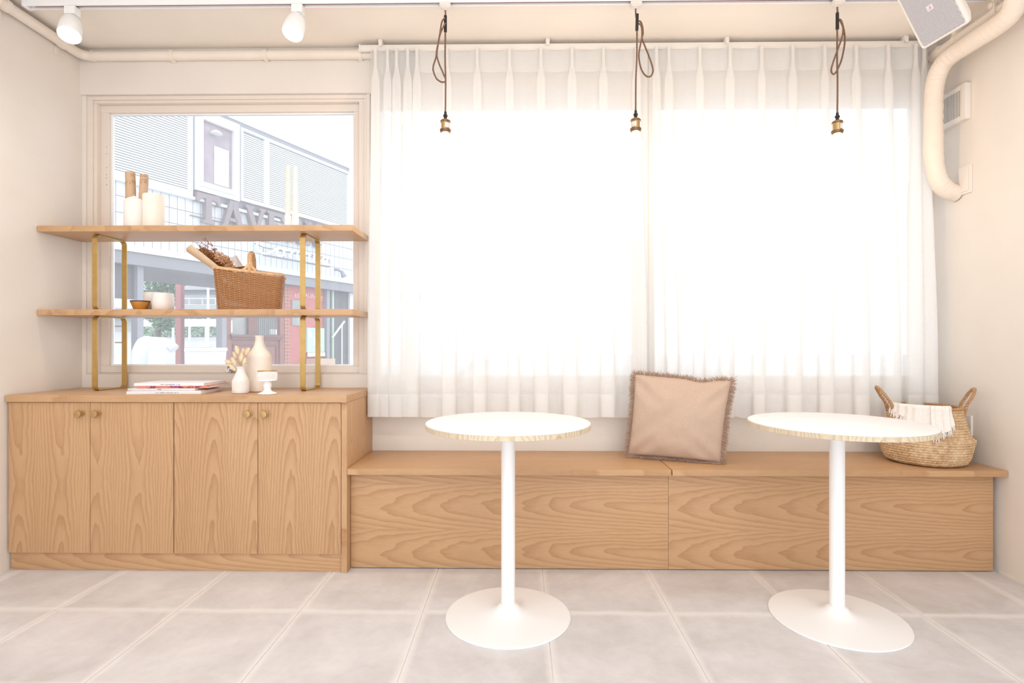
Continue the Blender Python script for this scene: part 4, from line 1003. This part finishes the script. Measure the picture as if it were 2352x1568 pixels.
magazine('white magazine lying on top of the stack on the worktop', (-1.590, 2.580, z), .310, .21, .0125, 3, M['magwhite'], 22, M['ink'], .38)
# ------------------------------------------------------------------ the street outside
FA = math.radians(66.49); FP = (-7.7, 13.9, 0)
M['asphalt'] = plain('pale_pavement', srgb(190, 190, 194), .85, nscale=2, namt=.05)
M['fwhite'] = plain('white_facade', srgb(224, 226, 231), .6, nscale=1.2, namt=.02)
M['fgrey'] = plain('grey_beam', srgb(140, 140, 148), .6, nscale=3, namt=.05)
M['fdark'] = plain('dark_shopfront', srgb(92, 90, 98), .4, nscale=5, namt=.12)
M['fpillar'] = plain('grey_pillar', srgb(150, 150, 160), .55, nscale=5, namt=.05)
M['wood_red'] = plain('red_brown_joinery', srgb(150, 96, 90), .45, nscale=9, namt=.10)
M['wood_dark'] = plain('dark_brown_joinery', srgb(122, 78, 76), .45, nscale=9, namt=.10)
M['red'] = plain('red_paint', srgb(190, 106, 106), .5, nscale=5, namt=.08)
M['shopglass'] = plain('shop_glass', srgb(150, 152, 152), .12, .1, nscale=3, namt=.15)
M['lettergrey'] = plain('mauve_grey_letters', srgb(140, 126, 132), .5)
M['facade_tile'] = plain('white_glazed_tile', srgb(212, 214, 221), .35, nscale=4, namt=.015)
M['joint'] = plain('grey_joint', srgb(150, 150, 160), .8)
M['mauve'] = plain('dim_interior', srgb(160, 146, 156), .3, nscale=2.5, namt=.2)
M['blind'] = plain('white_blind', srgb(222, 225, 228), .6)
M['blindback'] = plain('blind_backing', srgb(160, 166, 172), .8)
M['paper_w'] = plain('white_paper', srgb(240, 240, 238), .7); M['green_p'] = plain('mint_board', srgb(190, 216, 200), .6, nscale=6, namt=.06)
M['brick'] = plain('brick_face', srgb(190, 128, 112), .8, nscale=20, namt=.12)
st = struct(MB().box(-45, 40, 2.99, 60, -.3, -.13).build('street_ground', M['asphalt'], org=(0, 3, -.13)))
tag(st, 'pale paved street outside the windows')
bld = thing('corner_building', 'white tiled corner building with shopfront across the street', 'building', FP, rz=FA)
def fb(name, mat, boxes, parent=bld, bev=0):
    mb = MB()
    for b in boxes: mb.box(*b, bev)
    return mb.build(name, mat, parent)
fb('wall', M['joint'], [(-6, 9, .045, .35, 3.0, 9.5)])
# facade tiles: courses under the windows
tl = None
TW, TH = .196, .355
for r in range(4):
    for c in range(42):
        s0 = -2.95+c*TW; z0 = 3.14+r*TH
        if tl is None: tl = fb('tile', M['facade_tile'], [(0, TW-.014, .02, .045, 0, TH-.014)]); o = tl
        else: o = tl.copy(); C.objects.link(o); o.parent = bld
        o.location = (s0, 0, z0)
fb('wall_field', M['facade_tile'], [(-6, 9, .02, .045, 6.9, 9.5), (5.0, 9, .02, .045, 4.6, 6.9), (-6, -2.96, .02, .045, 3.0, 4.5)])
def fwin(s0, s1, z0, z1, fw, blind=True):
    w = fb('window', M['fwhite'], [(s0, s1, -.06, .04, z0, z0+fw), (s0, s1, -.06, .04, z1-fw, z1), (s0, s0+fw, -.06, .04, z0+fw, z1-fw), (s1-fw, s1, -.06, .04, z0+fw, z1-fw)])
    if blind:
        fb('backing', M['blindback'], [(s0+fw, s1-fw, .02, .044, z0+fw, z1-fw)], w)
        n = int((z1-z0-2*fw)/.055); mb = MB()
        for k in range(n):
            z = z0+fw+.055*(k+.5); mb.box(s0+fw, s1-fw, -.012, .012, z-.017, z+.017)
        mb.build('blind', M['blind'], w)
    return w
fwin(-6, -.66, 4.58, 6.75, .10); fwin(.70, 1.54, 4.80, 6.74, .07); fwin(1.54, 4.92, 4.80, 6.74, .08)
ow = fwin(-.60, .66, 4.76, 6.78, .12, False); fb('inner_sash', M['fwhite'], [(-.48, -.40, -.09, .03, 4.88, 6.66), (.46, .54, -.09, .03, 4.88, 6.66), (-.40, .46, -.09, .03, 4.88, 5.0), (-.40, .46, -.09, .03, 6.54, 6.66)], ow)
fb('pane', M['mauve'], [(-.40, .46, .0, .02, 5.0, 6.54)], ow)
fb('hanging_sheet', M['paper_w'], [(-.05, .36, -.02, -.001, 5.05, 6.0)], ow)
mb = MB(); mb.lathe([(.0, .10), (.03, .09), (.10, .05), (.15, .0), (0, .0)], (-.08, -.12, 6.28), 24); mb.build('indoor_lamp_shade', M['paper_w'], ow)
fb('sill', M['fwhite'], [(-6, 5.0, -.08, .02, 4.50, 4.57)])
fb('fascia', M['fwhite'], [(-6, 9, -.28, .3, 2.99, 3.13)])
fb('canopy_beam', M['fgrey'], [(-6, 9, -.22, .6, 2.72, 2.985)]); fb('soffit', M['fgrey'], [(-6, 9, .61, 4.0, 2.86, 2.98)])
for s0 in (-1.99, .10, 3.82): fb('pillar', M['fpillar'], [(s0, s0+.13, -.10, .12, -.13, 2.72)])
# left shop
fb('shop_panel', M['fwhite'], [(-6, -1.99, .0, .1, -.13, .80), (-6, -1.99, .0, .1, 1.78, 1.98)])
fb('shop_wall', M['fdark'], [(-6, -1.99, .02, .1, 1.98, 2.72), (-6, -1.99, .9, 1.0, .80, 1.78)])
for z in (1.02, 1.38): fb('shop_shelf', M['wood_red'], [(-6, -2.0, .3, .9, z, z+.03)])
# timber shopfront
ts = fb('timber_front', M['wood_red'], [(.23, .44, .0, .15, -.13, 2.72), (2.05, 2.20, .0, .15, -.13, 2.72), (.44, 2.05, .05, .15, -.13, 1.16), (.44, 2.05, .0, .15, 2.55, 2.72)])
fb('sill_moulding', M['wood_dark'], [(.40, 2.12, -.08, .05, 1.19, 1.25), (.44, 2.08, -.04, .05, 1.12, 1.19)], ts)
for s0, s1 in ((.52, 1.18), (1.28, 1.98)):
    fb('panel', M['wood_dark'], [(s0, s1, .02, .05, .05, .10), (s0, s1, .02, .05, .95, 1.0), (s0, s0+.05, .02, .05, .10, .95), (s1-.05, s1, .02, .05, .10, .95)], ts)
fb('shop_window', M['shopglass'], [(.44, 2.05, .10, .13, 1.25, 2.55)], ts)
fb('window_box', M['wood_dark'], [(1.0, 1.30, .02, .10, 1.25, 2.55)], ts)
mb = MB()
for k in range(9): mb.tube([(1.36+k*.07, .06, 1.25), (1.36+k*.07, .06, 2.5)], .010, 6)
mb.build('window_bars', M['fdark'], ts); fb('notice', M['paper_w'], [(.46, .54, .07, .10, 1.30, 1.62), (1.75, 2.0, .07, .10, 1.27, 1.42)], ts)
# brick pier beside the timber front
pier = fb('brick_pier', M['joint'], [(2.22, 2.42, .03, .15, -.13, 2.72)]); bk = None
for r in range(28):
    for k in range(2):
        if bk is None: bk = fb('brick', M['brick'], [(0, .088, .0, .03, 0, .085)], pier); o = bk
        else: o = bk.copy(); C.objects.link(o); o.parent = pier
        o.location = (2.225+k*.098, 0, -.12+r*.10)
fb('red_front', M['red'], [(2.43, 3.80, .03, .15, -.13, 2.72)]); fb('red_window', M['shopglass'], [(2.50, 2.86, .0, .03, 1.55, 2.30)]); fb('window_post', M['fwhite'], [(2.88, 2.93, -.05, .03, 1.3, 2.6)])
fb('notice_board', M['green_p'], [(3.05, 3.78, -.04, .03, .75, 1.50)]); fb('poster', M['paper_w'], [(3.30, 3.50, -.05, -.041, .95, 1.20), (3.10, 3.22, -.05, -.041, 1.20, 1.38), (3.05, 3.78, -.06, -.041, .62, .74)])
fb('carton', plain('cardboard', srgb(206, 176, 156), .8), [(3.0, 3.75, -.5, -.05, -.13, .55)])
fb('side_shop', M['fdark'], [(3.95, 5.0, .08, .15, -.13, 2.72)]); fb('side_frame', M['green_p'], [(4.18, 4.24, .0, .08, -.13, 2.72)])
mb = MB(); mb.tube([(4.05, -.1, 1.20), (4.62, -.1, 1.75)], .035, 6); mb.tube([(4.5, -.1, 1.66), (4.5, -.1, .3)], .025, 6); mb.build('white_brace', M['fwhite'], bld)
fb('white_wall', M['fwhite'], [(5.0, 9, .0, .15, -.13, 2.72)])
mb = MB(); mb.tube([(4.30, .02, 3.42), (4.30, -.12, 3.40), (4.38, -.2, 3.34)], .04, 8); mb.lathe([(.05, 0), (.09, .18), (.08, .2), (0, .2)], (4.38, -.2, 3.36), 16, (.3, -.3, -1)); mb.build('wall_floodlight', M['fgrey'], bld)
# lettering
def text_mesh(body, size, ext):
    fc = bpy.data.curves.new('t', 'FONT'); fc.body = body; fc.size = size; fc.extrude = ext; fo = bpy.data.objects.new('t', fc); C.objects.link(fo)
    bpy.context.view_layer.update(); dg = bpy.context.evaluated_depsgraph_get(); me = bpy.data.meshes.new_from_object(fo.evaluated_get(dg)); bpy.data.objects.remove(fo)
    return [v.co.copy() for v in me.vertices], [tuple(p.vertices) for p in me.polygons]
vs, fs = text_mesh('RESTAURANT', .19, .008)
MB().add([(v.x+2.60, .02-v.z, v.y+2.36+.06*math.sin(PI*(v.x/1.1))) for v in vs], fs).build('shop_lettering', plain('pink_lettering', srgb(232, 190, 190), .6), bld, smooth=0)
GL = {  # serif capitals as polygons in a 1 x 1 box, counters left as separate strokes
 'T': [[(0, .72), (.10, .66), (.16, .80), (.38, .84), (.38, .14), (.26, .08), (.26, 0), (.74, 0), (.74, .08), (.62, .14), (.62, .84), (.84, .80), (.90, .66), (1, .72), (.97, 1), (.03, 1)]],
 'A': [[(0, 0), (.34, 0), (.34, .08), (.25, .10), (.50, .78), (.46, 1), (.36, 1), (.06, .10), (0, .08)], [(.46, 1), (.66, 1), (.94, .10), (1, .08), (1, 0), (.60, 0), (.60, .08), (.69, .10), (.46, .78)], [(.28, .26), (.68, .26), (.64, .38), (.32, .38)]],
 'V': [[(0, 1), (.40, 1), (.40, .92), (.30, .90), (.54, .30), (.48, 0), (.42, 0), (.08, .90), (0, .92)], [(.42, 0), (.60, 0), (.92, .90), (1, .92), (1, 1), (.66, 1), (.66, .92), (.74, .90), (.52, .28)]],
 'E': [[(0, 0), (.36, 0), (.36, 1), (0, 1), (0, .92), (.10, .90), (.10, .10), (0, .08)], [(.36, .86), (.74, .86), (.80, .70), (.90, .70), (.90, 1), (.36, 1)], [(.36, .44), (.60, .44), (.60, .58), (.36, .58)], [(.36, 0), (.92, 0), (.96, .34), (.86, .34), (.76, .14), (.36, .14)]],
 'R': [[(0, 0), (.40, 0), (.40, .08), (.34, .10), (.34, 1), (0, 1), (0, .92), (.10, .90), (.10, .10), (0, .08)], [(.34, .86), (.56, .86), (.64, .76), (.60, .60), (.34, .56), (.34, .44), (.70, .48), (.88, .64), (.88, .84), (.72, 1), (.34, 1)], [(.46, .46), (.66, .50), (.88, .10), (1, .08), (1, 0), (.70, 0)]],
 'N': [[(0, 0), (.30, 0), (.30, .08), (.22, .10), (.22, 1), (0, 1), (0, .92), (.08, .90), (.08, .10), (0, .08)], [(.10, 1), (.34, 1), (.86, .20), (.86, 0), (.72, 0)], [(.78, 0), (.92, 0), (.92, .90), (1, .92), (1, 1), (.68, 1), (.68, .92), (.78, .90)]]}
sg = thing('letter_sign', 'mauve grey raised letters reading TAVERN on the white facade', 'sign', FP, rz=FA)
for k, chh in enumerate('TAVERN'):
    mb = MB(); w_ = .66; h_ = .72; s0 = -.62+k*.70; zz = 3.98
    for poly in GL[chh]: mb.prism([(x*w_, y*h_) for x, y in poly], (s0, -.14, zz), (1, 0, 0), (0, 0, 1), (0, 1, 0), .11)
    mb.build('letter', M['lettergrey'], sg, smooth=0)
mb = MB(); mb.tube([(-.7, -.01, 4.12), (3.7, -.01, 4.12)], .016, 6); mb.tube([(-.6, -.01, 4.5), (3.7, -.01, 4.5)], .016, 6); mb.build('mounting_rail', M['fgrey'], sg)
ns = thing('neon_sign', 'white cursive tube sign reading Corner hung below the letters', 'sign', FP, rz=FA)
cur = [  # Corner in one cursive line
 [(.55, .62), (.38, .80), (.15, .70), (.05, .40), (.15, .10), (.38, .05), (.62, .25), (.80, .42), (.95, .40), (1.02, .22), (.92, .06), (.78, .08), (.74, .24), (.86, .40), (1.05, .36), (1.25, .42), (1.30, .38), (1.24, .06)],
 [(1.28, .26), (1.42, .42), (1.54, .40), (1.50, .12), (1.60, .05), (1.72, .30), (1.78, .42), (1.74, .06)], [(1.76, .24), (1.92, .42), (2.02, .38), (1.98, .12), (2.08, .05), (2.24, .22), (2.42, .34), (2.38, .44), (2.24, .38), (2.22, .14), (2.36, .04), (2.56, .24), (2.66, .42), (2.64, .34), (2.80, .40), (2.76, .06), (2.90, .08)]]
mb = MB()
for c in cur: mb.tube(catmull([(.9+x*.95, -.35, 3.42+y*.62) for x, y in c], 6), .028, 6)
mb.build('tube_letters', M['white'], ns)
mb = MB()
for z in (3.40, 3.62): mb.tube([(1.2, -.30, z), (3.7, -.30, z)], .018, 6)
for x in (1.2, 1.9, 2.6, 3.3, 3.7): mb.tube([(x, -.30, 3.40), (x, -.30, 3.62), (x, .02, 3.75)], .014, 6)
mb.build('support_frame', M['fgrey'], ns)
# beyond the opening: sloping street, far block, tree, lamp
def P(u, v, y):
    l = (u-1176)/1270; d_ = Vector((l*math.cos(.01414)-math.sin(.01414), l*math.sin(.01414)+math.cos(.01414), -(v-790)/1270)); return d_*(y/d_.y)+Vector((0, 0, 1))
rd = thing('sloping_road', 'pale road climbing away behind the corner building', 'road', (-12, 20, 0))
mb = MB(); mb.add([(-30, 17, -.12), (-2, 17, -.12), (-2, 40, 1.9), (-30, 40, 1.9)], [(0, 1, 2, 3)]); mb.build('road_surface', plain('road_grey', srgb(186, 186, 194), .8, nscale=1, namt=.04), rd)
sv = None
for k in range(5):
    a = P(395+k*4, 800-k*6.0, 24+k*1.3)
    for j in range(2):
        x0 = a.x+j*.9; y0 = a.y; zf = lambda y: -.12+(y-17)/23*2.02+.012
        MB().add([(x0, y0, zf(y0)), (x0+.7, y0, zf(y0)), (x0+.6, y0+.7, zf(y0+.7)), (x0-.1, y0+.7, zf(y0+.7))], [(0, 1, 2, 3)]).build('crossing_stripe', M['paper_w'], rd)
fbld = thing('far_block', 'distant grey block with white balcony railings beyond the road', 'building', (-21, 42, -.13))
mb = MB(); mb.box(-34, -10, 42, 46, -.13, 16); mb.build('wall', plain('far_grey', srgb(186, 188, 192), .7, nscale=1, namt=.06), fbld)
for z in (3.9, 6.0, 8.1):
    mb = MB(); mb.box(-34, -10, 41.9, 42.0, z+.9, z+1.6); mb.build('window_band', plain('far_window_band', srgb(138, 140, 148), .4, nscale=2, namt=.12), fbld)
    mb = MB(); mb.box(-34, -10, 41.4, 41.5, z+.05, z+.10); mb.box(-34, -10, 41.4, 41.5, z+.52, z+.58)
    for k in range(24): mb.box(-34+k, -33.95+k, 41.4, 41.5, z+.1, z+.52)
    mb.build('railing', M['fwhite'], fbld)
    mb = MB(); mb.box(-34, -10, 41.35, 41.9, z-.9, z+.02); mb.build('balcony_slab', plain('far_slab', srgb(176, 178, 182), .7), fbld)
for u0, lab in ((403, 'red steel post standing behind the street tree'),):
    a = P(u0, 700, 17.5); b = P(u0+12, 700, 17.5)
    tag(MB().box(a.x, b.x, 17.5, 17.7, -.1, 4.4).build('red_post', plain('red_post_paint', srgb(200, 128, 128), .6), org=(a.x, 17.5, -.1)), lab, 'post')
tp = P(360, 790, 19); tree = thing('street_tree', 'leafy green street tree seen through the passage', 'tree', (tp.x, 19, -.1))
mb = MB(); mb.tube([(tp.x, 19, -.1), (tp.x+.05, 19, 1.6), (tp.x-.1, 19, 3.4)], [.11, .09, .05], 8); mb.tube([(tp.x+.03, 19, 1.5), (tp.x+.4, 19.1, 2.6)], .04, 6); mb.build('trunk', plain('bark', srgb(120, 112, 104), .9), tree)
mb = MB(); rnd = random.Random(5)
for k in range(3200):
    cxx, czz, rr_ = rnd.choice(((0, 2.3, .55), (-.25, 3.1, .75), (.3, 3.4, .7), (0, 4.0, .7), (.35, 2.7, .5), (-.35, 2.2, .4), (.25, 1.8, .4)))
    d_ = Vector((rnd.gauss(0, 1), rnd.gauss(0, 1), rnd.gauss(0, 1))).normalized()*rr_*rnd.uniform(.5, 1)
    c = Vector((tp.x+cxx, 19, czz))+d_; a = Vector((rnd.uniform(-1, 1), rnd.uniform(-1, 1), rnd.uniform(-.5, .5))).normalized()*.075; b = a.cross(Vector((rnd.uniform(-1, 1), rnd.uniform(-1, 1), rnd.uniform(-1, 1)))).normalized()*.04
    mb.add([c-a, c+b, c+a, c-b], [(0, 1, 2, 3)])
tag(mb.build('crown', plain('leaf_green', srgb(122, 158, 128), .6, nscale=3, namt=.35), tree, smooth=0), kind='stuff')
lp = P(500, 790, 30); sl2 = thing('street_lamp', 'white double-armed street lamp beyond the road', 'street lamp', (lp.x, 30, 1.0))
mb = MB(); q = P(500, 660, 30); mb.tube([(lp.x, 30, 1.0), (q.x, 30, q.z)], .07, 8); mb.build('pole', M['fwhite'], sl2)
mb = MB(); q1 = P(486, 648, 30); q2 = P(472, 649, 30); mb.tube(catmull([q, q+Vector((-.05, 0, .15)), q1+Vector((.1, 0, .02)), q2], 6), .05, 6); mb.tube(catmull([q, q+Vector((.1, 0, .2)), q+Vector((.5, 0, .4))], 6), .05, 6); mb.build('arm', M['fwhite'], sl2)
mb = MB().lathe([(.05, .25), (.12, .15), (.28, 0), (0, 0)], q2-Vector((0, 0, .18)), 14); mb.build('lamp_head', M['fwhite'], sl2)
a = P(478, 650, 28); tag(MB().tube([(a.x, 28, .9), (a.x, 28, P(478, 603, 28).z)], .06, 8).build('sign_pole', M['fwhite']), 'slim white pole rising beside the street lamp', 'pole')
for k, (v, y) in enumerate(((737, 33), (745, 32))):
    a = P(318, v, y); b = P(508, v, y); mb = MB(); mb.box(a.x, b.x, y, y+.1, a.z-.12, a.z+.12)
    for j in range(6): x = a.x+(b.x-a.x)*j/5; mb.box(x-.05, x+.05, y+.1, y+.2, .9, a.z)
    tag(mb.build('guard_rail', M['fwhite']), ('upper', 'lower')[k]+' white guard rail along the far side of the road', 'guard rail', 'guard rails')
mb = MB(); a = P(320, 760, 35)
for k in range(1500):
    x = a.x+rnd.uniform(0, 5.2); c = Vector((x, 35+rnd.uniform(-.3, .3), 1.5+rnd.uniform(0, 1.1))); d1 = Vector((rnd.uniform(-1, 1), rnd.uniform(-1, 1), rnd.uniform(-1, 1))).normalized()*.1; d2 = d1.cross(Vector((rnd.uniform(-1, 1), 1, rnd.uniform(-1, 1)))).normalized()*.06
    mb.add([c-d1, c+d2, c+d1, c-d2], [(0, 1, 2, 3)])
tag(mb.build('hedge', plain('hedge_green', srgb(150, 178, 152), .7, nscale=3, namt=.3), smooth=0), 'low green hedge behind the white guard rails', 'hedge')
# scooter, bin and crate on the pavement
sc = thing('scooter', 'white scooter parked on the pavement outside the clear window', 'scooter', (-7.6, 11.0, -.13))
def sp_(x, z, dy=0): return (-7.35+x, 11+dy, z)
mb = MB(); mb.lathe([(.20, -.05), (.25, -.04), (.26, 0), (.25, .04), (.20, .05), (.20, -.05)], sp_(.22, .13), 24, (.25, 1, 0), cap=False); mb.build('wheel', M['fpillar'], sc)
mb = MB(); mb.tube(catmull([sp_(.52, .30), sp_(.36, .46), sp_(.15, .46), sp_(-.08, .22)], 6), [.06]*19, 8); mb.build('mudguard', M['fwhite'], sc)
mb = MB(); mb.tube(catmull([sp_(-.25, .35), sp_(-.22, .75), sp_(-.16, 1.02), sp_(-.05, 1.12)], 6), [.16, .17, .18, .19, .2, .2, .2, .2, .2, .19, .18, .17, .16, .14, .12, .1, .08, .06, .04], 12); mb.tube(catmull([sp_(-.05, 1.05), sp_(.25, 1.02), sp_(.42, .9)], 4), .10, 10); mb.build('fairing', M['fwhite'], sc)
bn = thing('litter_bin', 'pale round litter bin on the pavement beside the scooter', 'bin', (-7.02, 10.6, -.13))
MB().lathe([(.12, 0), (.13, .02), (.15, 1.05), (.14, 1.08), (0, 1.08)], (-7.02, 10.6, -.13), 28).build('drum', M['fwhite'], bn)
MB().lathe([(.155, 1.06), (.158, 1.06), (.158, 1.12), (.12, 1.15), (0, 1.15)], (-7.02, 10.6, -.13), 28).build('lid', M['fwhite'], bn)
cr = thing('plastic_tub', 'square white plastic tub on the pavement before the grey pillar', 'tub', (-6.0, 10.5, -.13))
mb = MB(); V = [(-6.0+sx*w_, 10.5+sy*w_, z) for z, w_ in ((-.13, .20), (.86, .25)) for sx, sy in ((-1, -1), (1, -1), (1, 1), (-1, 1))]
mb.add(V, [(0, 1, 2, 3), (4, 7, 6, 5)]+[(i, (i+1) % 4, (i+1) % 4+4, i+4) for i in range(4)]); mb.build('tub_body', M['fwhite'], cr)
MB().box(-6.27, -5.73, 10.23, 10.77, .862, .93, .02).build('lid', M['fwhite'], cr)
